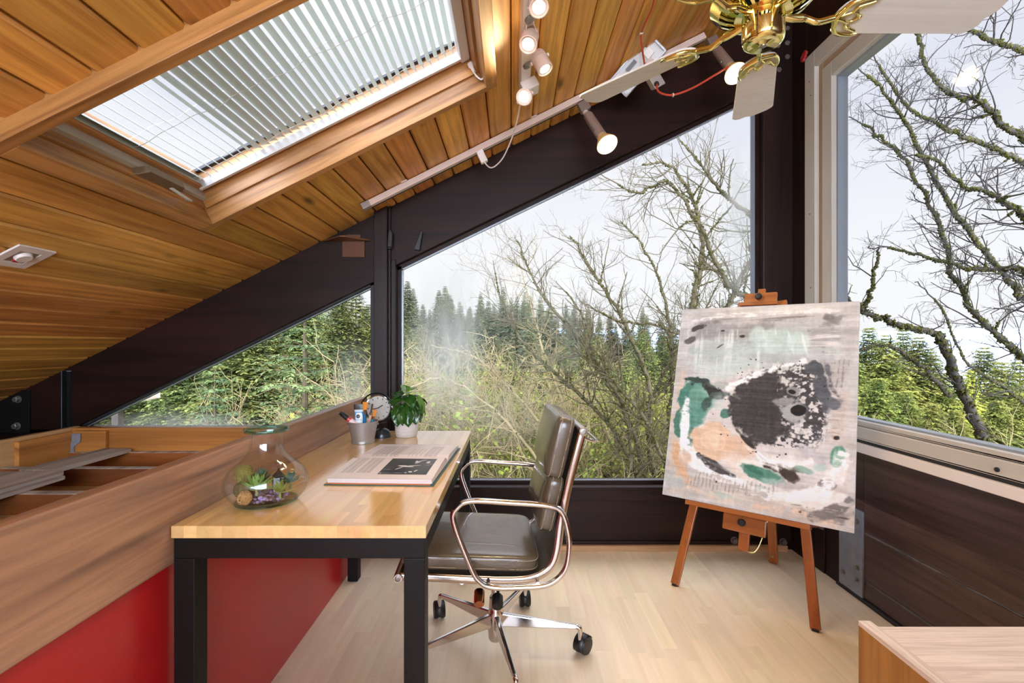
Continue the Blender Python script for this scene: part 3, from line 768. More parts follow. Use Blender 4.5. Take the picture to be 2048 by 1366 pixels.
def track_lamp(xt, face, label, wire=True):
    """A long can lamp on the track, aimed from its adapter to its face."""
    yt = 2.575; zt = ceil_z(xt) - .04
    t = thing('track_lamp', label, 'track light', (xt, yt, zt), (0, 0, 0))
    org = Vector((xt, yt, zt)); fc = Vector(face) - org
    a = MB(); a.obox((0, 0, -.036), (math.cos(SL), 0, math.sin(SL)), (0, 1, 0), (-math.sin(SL), 0, math.cos(SL)), .028, .018, .026); a.build('adapter', plain('grey_brown_adapter', rgb(120, 100, 90), rough=.45), t, bevel=.003)
    piv = Vector((0.012, -.005, -.07)); d = (fc - piv).normalized()
    a = MB(); a.lathe([(.012, 0), (.012, -.018), (.018, -.022), (.018, -.034), (.010, -.04)], 16, (0.004, 0, -.034)); a.build('swivel', M['track'], t)
    st = piv + d * .02; ln = (fc - st).length - .075
    a = MB(); a.lathe([(.0, 0), (.022, .0), (.026, .01), (.027, ln), (.022, ln)], 24, st, d); a.build('can', plain('grey_lamp_can', rgb(150, 128, 116), rough=.4), t)
    side = d.cross(Vector((0, 0, 1))).normalized()
    a = MB()
    for sgn in (-1, 1):
        a.tube([piv + side * (sgn * .022), piv + side * (sgn * .034) + d * .02, piv + side * (sgn * .034) + d * (ln * .86)], .0022, 6)
        a.ball(piv + side * (sgn * .033) + d * (ln * .86), .006, 10, 6)
    a.build('yoke', M['bolt'], t)
    bs = st + d * ln
    a = MB(); a.lathe([(.022, 0), (.026, .012), (.044, .045), (.054, .066), (.055, .072)], 32, bs, d); bl = a.build('bulb', plain('lamp_glass_side', rgb(238, 196, 130), rough=.25), t)
    a = MB(); a.lathe([(.0535, .0705), (.050, .078), (.036, .085), (.0, .088)], 32, bs, d); a.build('bulb_face', BULB, bl)
    lamp_light('lamp_beam', bs + d * .10, d, 16, parent=t, radius=.045)
    return t
track_lamp(0.385, P(1215, 290, 2.42), 'track lamp with a bare reflector bulb hanging over the gable window')
track_lamp(1.075, P(1472, 148, 2.40), 'track lamp partly hidden behind the downward fan blade')

# ================================================================== the bar with four small spots
def spot_bar():
    xb = 0.047; y1 = 2.19
    t = thing('spotlight_bar', 'white ceiling bar carrying four lit pinkish-white spotlights', 'spotlight', (xb, 1.70, ceil_z(xb)), (0, -SL, 0))
    org = Vector((xb, 1.70, ceil_z(xb)))
    R = Euler((0, -SL, 0)).to_matrix(); Ri = R.transposed()
    loc = lambda w: Ri @ (Vector(w) - org)
    a = MB(); a.box(-.024, .024, -.75, .47, -.03, -.002); a.build('bar', M['white_plastic'], t, bevel=.003)
    can = plain('pinkish_white_spot_can', rgb(226, 200, 184), rough=.35)
    heads = [((P(1078, 16, 1.60)), (0.08, -.50, -.86), 1.50), (P(1056, 90, 1.74), (-.16, -.52, -.84), 1.70), (P(1091, 140, 1.95), (.42, -.18, -.89), 1.98), (P(1048, 194, 2.03), (-.10, -.90, -.42), 2.14)]
    for i, (fw, d, yb) in enumerate(heads):
        d = Vector(d).normalized(); fl = loc(fw); dl = Ri @ d
        base = loc((xb, yb, ceil_z(xb))); base.z = -.03; base.x = 0
        back = fl - dl * .085
        a = MB(); a.lathe([(.018, 0), (.029, .004), (.032, .014), (.032, .030), (.0305, .031), (.0305, .034), (.032, .035), (.0335, .085), (.030, .086), (.028, .080)], 28, back, dl)
        h = a.build('spot_head', can, t, angle=30)
        a = MB(); a.lathe([(.0295, .078), (.022, .080), (0, .081)], 28, back, dl); a.build('bulb', BULB, h)
        sd = dl.cross(Vector((0, 0, 1))).normalized(); kn = back + dl * .03
        a = MB()
        for sg in (-1, 1):
            a.bar(base + sd * (.012 * sg) , kn + sd * (.034 * sg), .014, .003, sd)
            a.lathe([(.0, .0), (.008, .0), (.008, .006), (.005, .008), (0, .009)], 12, kn + sd * (.034 * sg), sd * sg)
        a.build('bracket', can, h)
        a = MB(); a.lathe([(.018, 0), (.018, .014), (.01, .018)], 16, base + Vector((0, 0, .004)), (0, 0, -1)); a.build('swivel', M['bolt'], h)
        lamp_light('spot_beam', fl + dl * .012, dl, 13, size=1.9, parent=t, radius=.028)
    a = MB(); e = loc((xb, y1, ceil_z(xb))); a.box(-.03, .045, e.y - .10, e.y - .02, -.075, -.028); a.build('transformer', M['white_plastic'], t, bevel=.006)
    c = thing('power_cord', 'white power cord looping from the spotlight bar to a plug on the track', 'cord', P(961, 306, 2.555))
    o = Vector(P(961, 306, 2.555))
    pts = [P(1041, 200, 2.12), P(1036, 232, 2.20), P(1026, 270, 2.32), P(1008, 312, 2.44), P(992, 331, 2.50), P(980, 335, 2.53), P(970, 326, 2.55), P(966, 318, 2.552)]
    MB().tube([q - o for q in smooth_path(pts, 8)], .0035, 8).build('cable', M['white_plastic'], c)
    d = Vector((.42, 0, -.9)); MB().obox((.008, 0, -.020), (.9, 0, .42), (0, 1, 0), (-.42, 0, .9), .019, .014, .034).build('plug', M['white_plastic'], c, bevel=.003)
spot_bar()

# ================================================================== clear-covered fixture, red cables
def fixture():
    cen = P(1275, 132, 2.46)
    t = thing('wall_fixture', 'rectangular clear-covered emergency fixture hung under the ceiling behind the fan blade', 'light fixture', cen)
    ax = (P(1307, 95, 2.41) - P(1243, 170, 2.51)).normalized()
    az = ax.cross(P(1294, 151, 2.46) - P(1256, 112, 2.45)).normalized()
    if az.y < 0: az = -az                                # az points away from the room, towards the beam and roof
    ay = az.cross(ax)
    H = Vector((0, 0, 0))
    MB().obox(H + az * .014, ax, ay, az, .135, .062, .006).build('back_plate', plain('pale_fixture_plate', rgb(196, 186, 178), rough=.4), t, bevel=.002)
    MB().obox(H + az * .035, ax, ay, az, .03, .02, .016).build('mount', M['track'], t)
    q = MB()
    for s in (-1, 1):
        q.obox(H + ay * (s * .058) + az * .002, ax, ay, az, .135, .004, .010)
        q.obox(H + ax * (s * .131) + az * .002, ax, ay, az, .004, .054, .010)
    q.build('clear_rim', plain('clear_grey_plastic', rgb(176, 170, 166), rough=.15, trans=.35), t, bevel=.002)
    for c_, s_ in ((H + ax * .075, (.022, .02, .01)), (H - ax * .08, (.026, .016, .01))): MB().obox(c_, ax, ay, az, *s_).build('terminal_block', M['white_plastic'], t, bevel=.002)
    MB().lathe([(.012, 0), (.012, .05)], 12, H + ax * .02 + ay * .03, ax).build('capacitor', M['track'], t)
    q = MB(); q.obox(H - ax * .02 - ay * .024 - az * .004, ax, ay, az, .03, .01, .008); q.build('component', plain('dark_grey_part', rgb(90, 86, 84), rough=.4), t)
    MB().obox(H - az * .010, ax, ay, az, .132, .059, .0015).build('clear_cover', M['pane'], t)
    j = thing('junction_box', 'small grey conduit box beside the fan blade with the red cable entering it', 'junction box', P(1311, 164, 2.46))
    MB().obox((0, 0, 0), (.86, 0, .5), (-.2, .9, .3), (-.5, 0, .86), .030, .024, .030).build('body', plain('grey_diecast', rgb(176, 168, 158), rough=.45, metal=.3), j, bevel=.004)
    MB().lathe([(.013, 0), (.013, .01), (.009, .012)], 14, (-.002, -.022, -.020), (0, -.6, -.8)).build('gland', M['gasket'], j)
    jo = P(1311, 164, 2.46)
    cr = plain('red_cable_sheath', rgb(205, 74, 52), rough=.4)
    pts = [P(1312, -40, 1.87), P(1306, 10, 2.02), P(1283, 66, 2.22), P(1285, 100, 2.32), P(1289, 128, 2.40)]
    c1 = MB().tube(smooth_path(pts, 8), .0042, 8).build('red_cable', cr); tag(c1, 'red cable running up from the clear fixture towards the ceiling', 'cable')
    cl = MB(); cl.lathe([(.008, -.003), (.008, .003)], 12, P(1283, 67, 2.22), (.1, .2, -.6)); cl.build('clip', M['white_plastic'], c1)
    pts = [jo + Vector((-.001, -.027, -.026)), P(1318, 184, 2.415), P(1345, 190, 2.39), P(1385, 176, 2.37), P(1430, 150, 2.37), P(1456, 134, 2.40)]
    c2 = MB().tube(smooth_path(pts, 8), .0048, 8).build('red_cable', cr); tag(c2, 'orange-red cable drooping from the grey junction box to the right-hand track lamp', 'cable')
    cl = MB(); cl.lathe([(.009, -.003), (.009, .003)], 12, P(1346, 190, 2.39), (1, 0, .2)); cl.build('clip', M['white_plastic'], c2)
fixture()

# ================================================================== ceiling fan
def fan():
    hx, hy, hz = .645, 1.235, 2.035
    t = thing('ceiling_fan', 'brass ceiling fan with white blades and ornate gold blade brackets', 'ceiling fan', (hx, hy, hz))
    zc = ceil_z(hx) - hz
    MB().cyl((0, 0, .19), (0, 0, zc - .02), .012, 16).build('downrod', M['brass'], t)
    MB().lathe([(.062, zc + .03), (.062, zc - .03), (.05, zc - .06), (.02, zc - .075)], 32).build('canopy', M['brass'], t)
    # motor housing with slotted lower dish
    MB().lathe([(.016, .20), (.06, .195), (.105, .175), (.122, .15), (.126, .11), (.126, .040), (.120, .038)], 48).build('motor_housing', M['brass'], t)
    g = MB()
    def ringband(r0, r1, z0, z1, a0, a1, n, th=.004):
        v = []; f = []
        for i in range(n + 1):
            a = a0 + (a1 - a0) * i / n; c_, s_ = math.cos(a), math.sin(a)
            v += [(r0 * c_, r0 * s_, z0), (r1 * c_, r1 * s_, z1), (r1 * c_, r1 * s_, z1 + th), (r0 * c_, r0 * s_, z0 + th)]
        for i in range(n):
            o = i * 4
            for k in range(4): f.append((o + k, o + (k + 1) % 4, o + 4 + (k + 1) % 4, o + 4 + k))
        f.append((0, 1, 2, 3)); f.append((n * 4 + 3, n * 4 + 2, n * 4 + 1, n * 4))
        g.add(v, f)
    dz = lambda r: -.004 + .042 * ((r - .05) / .076) ** 2
    ringband(.104, .127, dz(.104), dz(.127), 0, 2 * PI, 60)
    ringband(.050, .068, dz(.05), dz(.068), 0, 2 * PI, 48)
    ns = 24
    for i in range(ns):
        a = 2 * PI * i / ns; w = 2 * PI / ns * (.20 if i % 2 else .30)
        for r0, r1 in ((.066, .086), (.086, .106)):
            ringband(r0, r1, dz(r0), dz(r1), a - w, a + w, 2)
    g.build('slotted_dish', M['brass'], t, smooth=True, angle=30)
    MB().lathe([(.052, .036), (.062, .030), (.062, .002), (.046, -.004)], 32).build('flywheel', M['black_plastic'], t)
    cup = MB(); cup.lathe([(.040, -.002), (.0495, -.003), (.0505, -.006), (.0505, -.058), (.0490, -.066), (.044, -.072), (.036, -.0745), (.016, -.0745), (.014, -.076), (.0, -.076)], 40)
    cu = cup.build('switch_cup', M['brass'], t, angle=50)
    MB().lathe([(.0, -.0755), (.008, -.0755), (.008, -.079), (.004, -.081), (0, -.0815)], 14).build('screw', M['bolt'], cu)
    q = MB(); a = math.radians(228); ex = Vector((math.cos(a), math.sin(a), 0)) * .0515
    for k in range(16): q.ball(ex + Vector((0, 0, -.012 - k * .0042)), .0016, 6, 4)
    q.build('pull_chain', M['gasket'], cu)
    iron_m = M['brass']
    for bi, deg in enumerate((-3, 66, 133, 207, 281)):
        a = math.radians(deg)
        pitch = math.radians(-13)
        ca, sa = math.cos(a), math.sin(a)
        def T(p, tilt=True):
            x, y, z = p
            if tilt: y, z = y * math.cos(pitch) - z * math.sin(pitch), y * math.sin(pitch) + z * math.cos(pitch)
            return Vector((x * ca - y * sa, x * sa + y * ca, z - .004))
        # blade outline with a clipped ogee tip
        r0, r1 = .178, .575; w0, w1 = .054, .068
        out = []
        for k in range(9):
            q = PI / 2 + PI * k / 8; out.append((r0 + .045 + .045 * math.cos(q) , (w0) * math.sin(q)))
        out = [(r0 + .05 - .05 * math.sin(PI * k / 10), -w0 * math.cos(PI * k / 10)) for k in range(11)]
        tip = [(r1 - .035, w1), (r1 - .020, w1 - .010), (r1 - .012, w1 - .026), (r1 - .014, w1 - .045), (r1 - .006, w1 - .056), (r1, 0.0), (r1 + .0, -w1 + .05), (r1 - .003, -w1 + .02), (r1 - .012, -w1 + .004), (r1 - .022, -w1)]
        poly = out + tip
        mb = MB(); n = len(poly); th = .003
        v = [T((x, y, -th)) for x, y in poly] + [T((x, y, th)) for x, y in poly]
        f = [tuple(range(n)), tuple(range(2 * n - 1, n - 1, -1))] + [(i, i + n, (i + 1) % n + n, (i + 1) % n) for i in range(n)]
        mb.add(v, f); mb.build('blade', M['blade'], t, bevel=.0015)
        ir = MB()
        arm = [T((.045, 0, .002), False), T((.075, 0, -.004), False), T((.105, 0, -.006), False), T((.135, 0, -.016), False), T((.165, 0, -.010), False), T((.185, 0, -.006))]
        ir.tube(smooth_path(arm, 6), [.010] * 12 + [.008] * 19, 10)
        # scrolled lyre under the blade root
        for s in (-1, 1):
            c1 = [(.180, 0, -.008), (.186, s * .016, -.008), (.196, s * .038, -.008), (.216, s * .050, -.008), (.244, s * .054, -.008), (.262, s * .050, -.008)]
            ir.tube([T(p) for p in smooth_path(c1, 6)], [.0078 - .004 * k / 30 for k in range(31)], 8)
            c2 = [(.190, s * .004, -.008), (.212, s * .014, -.008), (.218, s * .028, -.008), (.236, s * .036, -.008), (.250, s * .042, -.008)]
            ir.tube([T(p) for p in smooth_path(c2, 6)], .0048, 8)
            c3 = [(.212, s * .014, -.008), (.226, s * .012, -.008), (.236, s * .0, -.008)]
            ir.tube([T(p) for p in smooth_path(c3, 6)], .0042, 8)
            ir.lathe([(0, -.005), (.006, -.004), (.006, 0)], 12, T((.226, s * .030, -.008)))
        ir.ball(T((.238, 0, -.007)), .007, 10, 6)
        ir.build('blade_bracket', iron_m, t, angle=60)
fan()
# ================================================================== desk
DZ = 0.75
def desk():
    x0, x1, y0, y1 = -.829, -.209, 1.168, 2.465
    t = thing('desk', 'long desk with maple butcher-block top on a black steel frame', 'desk', ((x0 + x1) / 2, (y0 + y1) / 2, 0))
    hx, hy = (x1 - x0) / 2, (y1 - y0) / 2
    MB().box(-hx, hx, -hy, hy, .720, .750).build('tabletop', M['maple'], t, bevel=.0015)
    b = .051; g = .004
    a = MB()
    a.box(-hx + g, hx - g, -hy + g, -hy + g + b, .669, .7195); a.box(-hx + g, hx - g, hy - g - b, hy - g, .669, .7195)
    a.box(-hx + g, -hx + g + b, -hy + g + b, hy - g - b, .669, .7195); a.box(hx - g - b, hx - g, -hy + g + b, hy - g - b, .669, .7195)
    a.build('apron', M['black_steel'], t, bevel=.002)
    for sx in (-1, 1):
        for sy in (-1, 1):
            cx = sx * (hx - g - b / 2); cy = sy * (hy - g - b / 2)
            MB().box(cx - b / 2, cx + b / 2, cy - b / 2, cy + b / 2, .004, .669).build('leg', M['black_steel'], t, bevel=.002)
            MB().box(cx - .02, cx + .02, cy - .02, cy + .02, 0, .004).build('foot_pad', M['black_plastic'], t)
desk()

# ================================================================== glass terrarium jar
def glass_mat(name='recycled_glass', face=(.992, .996, .994, 1), edge=(.16, .52, .46, 1)):
    m = bpy.data.materials.new(name); m.use_nodes = True
    nt = m.node_tree; nt.nodes.clear(); N = nt.nodes.new; L = nt.links.new
    out = N('ShaderNodeOutputMaterial'); tr = N('ShaderNodeBsdfTransparent'); gl = N('ShaderNodeBsdfGlossy'); gl.inputs['Roughness'].default_value = .015
    lw = N('ShaderNodeLayerWeight'); lw.inputs['Blend'].default_value = .28
    mr = N('ShaderNodeMixRGB'); mr.inputs[1].default_value = face; mr.inputs[2].default_value = edge
    pw = N('ShaderNodeMath'); pw.operation = 'POWER'; pw.inputs[1].default_value = 5.0
    L(lw.outputs['Facing'], pw.inputs[0]); L(pw.outputs[0], mr.inputs[0]); L(mr.outputs[0], tr.inputs[0])
    p5 = N('ShaderNodeMath'); p5.operation = 'POWER'; p5.inputs[1].default_value = 5; l2 = N('ShaderNodeLayerWeight'); l2.inputs['Blend'].default_value = .5; L(l2.outputs['Facing'], p5.inputs[0])
    fr = N('ShaderNodeMath'); fr.operation = 'MULTIPLY_ADD'; fr.inputs[1].default_value = .7; fr.inputs[2].default_value = .045; L(p5.outputs[0], fr.inputs[0])
    mx = N('ShaderNodeMixShader'); L(fr.outputs[0], mx.inputs[0]); L(tr.outputs[0], mx.inputs[1]); L(gl.outputs[0], mx.inputs[2]); L(mx.outputs[0], out.inputs[0])
    return m
JX, JY = -.690, 1.352
def jar():
    t = thing('terrarium_jar', 'wide clear greenish glass jar with flared rim holding succulents, near end of the desk', 'jar', (JX, JY, DZ), (0, 0, .35))
    gm = glass_mat()
    outer = [(.0, .0005), (.064, .0005), (.079, .004), (.096, .020), (.107, .040), (.1095, .057), (.105, .077), (.091, .097), (.072, .114), (.056, .130), (.0465, .146), (.0425, .162), (.0415, .180), (.0425, .196)]
    op = smooth_path([Vector((r, 0, z)) for r, z in outer], 4)
    prof = [(p.x, p.z) for p in op]
    inner = [(max(r - .004, 0), z + (.006 if z < .01 else 0)) for r, z in reversed(prof)]
    MB().lathe(prof, 56, sx=1.0, sy=.92, cap=False).build('jar_wall', gm, t, smooth=True, angle=80)
    MB().lathe(inner, 56, sx=1.0, sy=.92, cap=False).build('jar_inner_wall', gm, t, smooth=True, angle=80)
    rim = MB(); n = 48
    pts = [(.0555 * math.cos(2 * PI * k / n), .0555 * .95 * math.sin(2 * PI * k / n), .2025) for k in range(n)]
    rim.tube(pts, .0048, 12, closed=True)
    teal = glass_mat('thick_teal_glass', (.72, .92, .88, 1), (.10, .40, .35, 1))
    rim.lathe([(.0425, .194), (.046, .199), (.053, .2015), (.052, .2045), (.045, .202), (.040, .196)], 48, sy=.95, cap=False)
    rim.build('rim', teal, t)
    b = MB(); pts = [(.078 * math.cos(2 * PI * k / n), .078 * .92 * math.sin(2 * PI * k / n), .0042) for k in range(n)]
    b.tube(pts, .0034, 8, closed=True); b.build('base_edge', teal, t)
jar()
def leafy(mb, base, d, length, width, up, thick=.35, curve=.25, seg=7, ring=8, mi=0):
    """A fleshy pointed leaf."""
    d = Vector(d).normalized(); up = Vector(up); side = d.cross(up).normalized(); up = side.cross(d).normalized()
    v = []; f = []
    for i in range(seg + 1):
        s = i / seg; w = width * (math.sin(PI * min(1, s * .85 + .10)) ** .8) * (1 - s ** 4 * .9)
        c = Vector(base) + d * (length * s) + up * (curve * length * s * s)
        for k in range(ring):
            a = 2 * PI * k / ring
            v.append(c + side * (w * math.cos(a)) + up * (w * thick * math.sin(a)))
    for i in range(seg):
        for k in range(ring):
            k2 = (k + 1) % ring; f.append((i * ring + k, i * ring + k2, (i + 1) * ring + k2, (i + 1) * ring + k))
    f.append(tuple(range(ring - 1, -1, -1))); f.append(tuple(seg * ring + k for k in range(ring)))
    mb.add(v, f, mi, True)
def in_jar():
    z0 = DZ + .0075
    rnd = random.Random(11)
    gr = MB()
    for k in range(260):
        a = rnd.uniform(0, 2 * PI); r = math.sqrt(rnd.random()) * .057
        gr.ball((r * math.cos(a), r * .9 * math.sin(a), .004 + rnd.uniform(0, .010)), rnd.uniform(.004, .008), 7, 5, (1, 1, .8), rnd.choice((0, 0, 1, 2)))
    o = gr.build('gravel_bed', [plain('mauve_pebble', rgb(120, 96, 104), rough=.5), plain('dark_pebble', rgb(70, 54, 60), rough=.4), plain('lilac_crystal', rgb(160, 140, 190), rough=.25)], loc=(JX, JY, z0)); tag(o, 'mauve and lilac gravel in the bottom of the glass jar', 'gravel', kind='stuff')
    def moss(x, y, z, r, col, label, seed):
        mb = MB(); rn = random.Random(seed)
        mb.ball((0, 0, 0), r * .9, 20, 14)
        for k in range(420):
            u = rn.uniform(-1, 1); a = rn.uniform(0, 2 * PI); s = math.sqrt(1 - u * u)
            n = Vector((s * math.cos(a), s * math.sin(a), u))
            p = n * r * .9; tn = n.orthogonal().normalized(); tn.rotate(Matrix.Rotation(rn.uniform(0, 6), 3, n))
            mb.tube([p - n * .001, p + n * .002 + tn * .003, p + n * .0022 + tn * .007, p + tn * .010 - n * .001], .0007, 4, cap=False)
        o = mb.build('moss_ball', col, loc=(x, y, z)); tag(o, label, 'moss ball', 'moss balls in the jar')
    mg = plain('olive_moss', rgb(140, 132, 70), rough=.95, var=.35, vscale=60)
    moss(JX - .060, JY - .008, DZ + .080, .025, mg, 'olive moss ball high against the left side of the glass jar', 1)
    moss(JX - .058, JY - .012, DZ + .038, .025, plain('brown_moss', rgb(120, 106, 60), rough=.95, var=.35, vscale=60), 'browner moss ball low against the left side of the glass jar', 2)
    tw = MB(); rn = random.Random(5)
    for k in range(26):
        ax = Vector((rn.gauss(0, 1), rn.gauss(0, 1), rn.gauss(0, 1))).normalized(); a = ax.orthogonal().normalized(); b = ax.cross(a); r = .018 * rn.uniform(.8, 1.05)
        off = ax * rn.uniform(-.006, .006)
        tw.tube([off + a * (r * math.cos(q * PI / 10)) + b * (r * math.sin(q * PI / 10)) for q in range(20)], .0009, 4, closed=True)
    o = tw.build('twine_ball', plain('raffia', rgb(206, 160, 104), rough=.8), loc=(JX - .026, JY - .066, DZ + .031)); tag(o, 'small tangled ball of tan raffia at the front of the glass jar', 'twine ball')
    def succ(x, y, z, n, L, w, mat, label, seed, spread=1.0, rot=0):
        t = thing('succulent', label, 'succulent', (x, y, z), (0, 0, rot)); rn = random.Random(seed)
        mb = MB()
        for k in range(n):
            a = k * 2.39996; e = .25 + 1.05 * (1 - k / n) ** .8 if False else .15 + 1.15 * k / n
            ln = L * (1 - .45 * k / n) * rn.uniform(.9, 1.1)
            d = Vector((math.cos(a) * math.cos(e), math.sin(a) * math.cos(e), math.sin(e) * .95))
            leafy(mb, (0, 0, .004 + k * .0006), d, ln, w * rn.uniform(.85, 1.1), (0, 0, 1), .38, .12)
        mb.build('leaves', mat, t, smooth=True)
        MB().cyl((0, 0, -.012), (0, 0, .01), .004, 8).build('stem', plain('succulent_stem', rgb(120, 130, 80)), t)
    g1 = plain('green_succulent', rgb(112, 158, 74), rough=.45, var=.15, vscale=50); g2 = plain('blue_succulent', rgb(62, 104, 84), rough=.5, var=.15, vscale=50); g3 = plain('yellow_succulent', rgb(140, 150, 66), rough=.5, var=.15, vscale=50)
    succ(JX - .004, JY - .045, DZ + .042, 20, .056, .0078, g1, 'bright green star-shaped succulent at the front of the glass jar', 1)
    succ(JX - .018, JY + .006, DZ + .045, 34, .044, .0055, g2, 'dark blue-green rosette succulent behind the bright green one', 2, rot=.5)
    succ(JX + .052, JY - .030, DZ + .030, 13, .046, .0055, g3, 'yellowish spidery succulent at the right of the glass jar', 3)
    succ(JX + .060, JY + .012, DZ + .045, 16, .042, .0048, g2, 'thin dark succulent at the right rear of the glass jar', 4, rot=1.1)
    ln = thing('tiny_lantern', 'tiny dark metal lantern among the succulents in the glass jar', 'lantern', (JX + .024, JY + .020, DZ + .014))
    q = MB()
    for sx in (-1, 1):
        for sy in (-1, 1): q.box(sx * .011 - .0015, sx * .011 + .0015, sy * .011 - .0015, sy * .011 + .0015, .0, .05)
    q.box(-.014, .014, -.014, .014, 0, .004); q.build('frame', plain('dark_pewter', rgb(46, 50, 60), rough=.4, metal=.6), ln)
    q = MB(); q.lathe([(.019, .05), (.019, .053), (.006, .066), (.003, .070), (.003, .074)], 4); q.build('roof', plain('dark_pewter_roof', rgb(46, 50, 60), rough=.4, metal=.6), ln)
    q = MB(); q.tube([(.007 * math.cos(k * PI / 8), 0, .078 + .007 * math.sin(k * PI / 8)) for k in range(16)], .001, 5, closed=True); q.build('ring', M['bolt'], ln)
    q = MB(); q.box(-.010, .010, -.0105, -.0100, .005, .049); q.box(.0100, .0105, -.010, .010, .005, .049); q.build('panes', plain('pale_lantern_glass', rgb(180, 190, 200), rough=.1), ln)
in_jar()

# ================================================================== open book
def color_grid(name, fn, nu, nv, attr, cols):
    """Grid mesh from fn(u, v) -> point with colours cols[nv, nu, 3] (already linear) on its corners."""
    pass
def page_mesh(name, pos, col, nu, nv, mat, parent, back=None):
    """pos: (nv+1, nu+1, 3) array; col: (nv+1, nu+1, 3) linear colours kept as a point colour attribute."""
    me = bpy.data.meshes.new(name)
    verts = pos.reshape(-1, 3)
    i = np.arange(nv)[:, None] * (nu + 1) + np.arange(nu)[None, :]
    f = np.stack([i, i + 1, i + nu + 2, i + nu + 1], -1).reshape(-1, 4)
    me.vertices.add(len(verts)); me.vertices.foreach_set('co', verts.astype(np.float32).ravel())
    me.loops.add(f.size); me.loops.foreach_set('vertex_index', f.ravel().astype(np.int32))
    me.polygons.add(len(f)); me.polygons.foreach_set('loop_start', np.arange(len(f), dtype=np.int32) * 4)
    me.polygons.foreach_set('use_smooth', np.ones(len(f), dtype=bool))
    me.update(calc_edges=True)
    ca = me.color_attributes.new('paint', 'FLOAT_COLOR', 'POINT')
    rgba = np.ones((len(verts), 4), np.float32); rgba[:, :3] = col.reshape(-1, 3)
    ca.data.foreach_set('color', rgba.ravel())
    me.materials.append(mat)
    o = bpy.data.objects.new(name, me); C.objects.link(o); o.parent = parent
    return o
def srgb2lin(a):
    a = np.clip(a, 0, 1); return np.where(a <= .04045, a / 12.92, ((a + .055) / 1.055) ** 2.4)
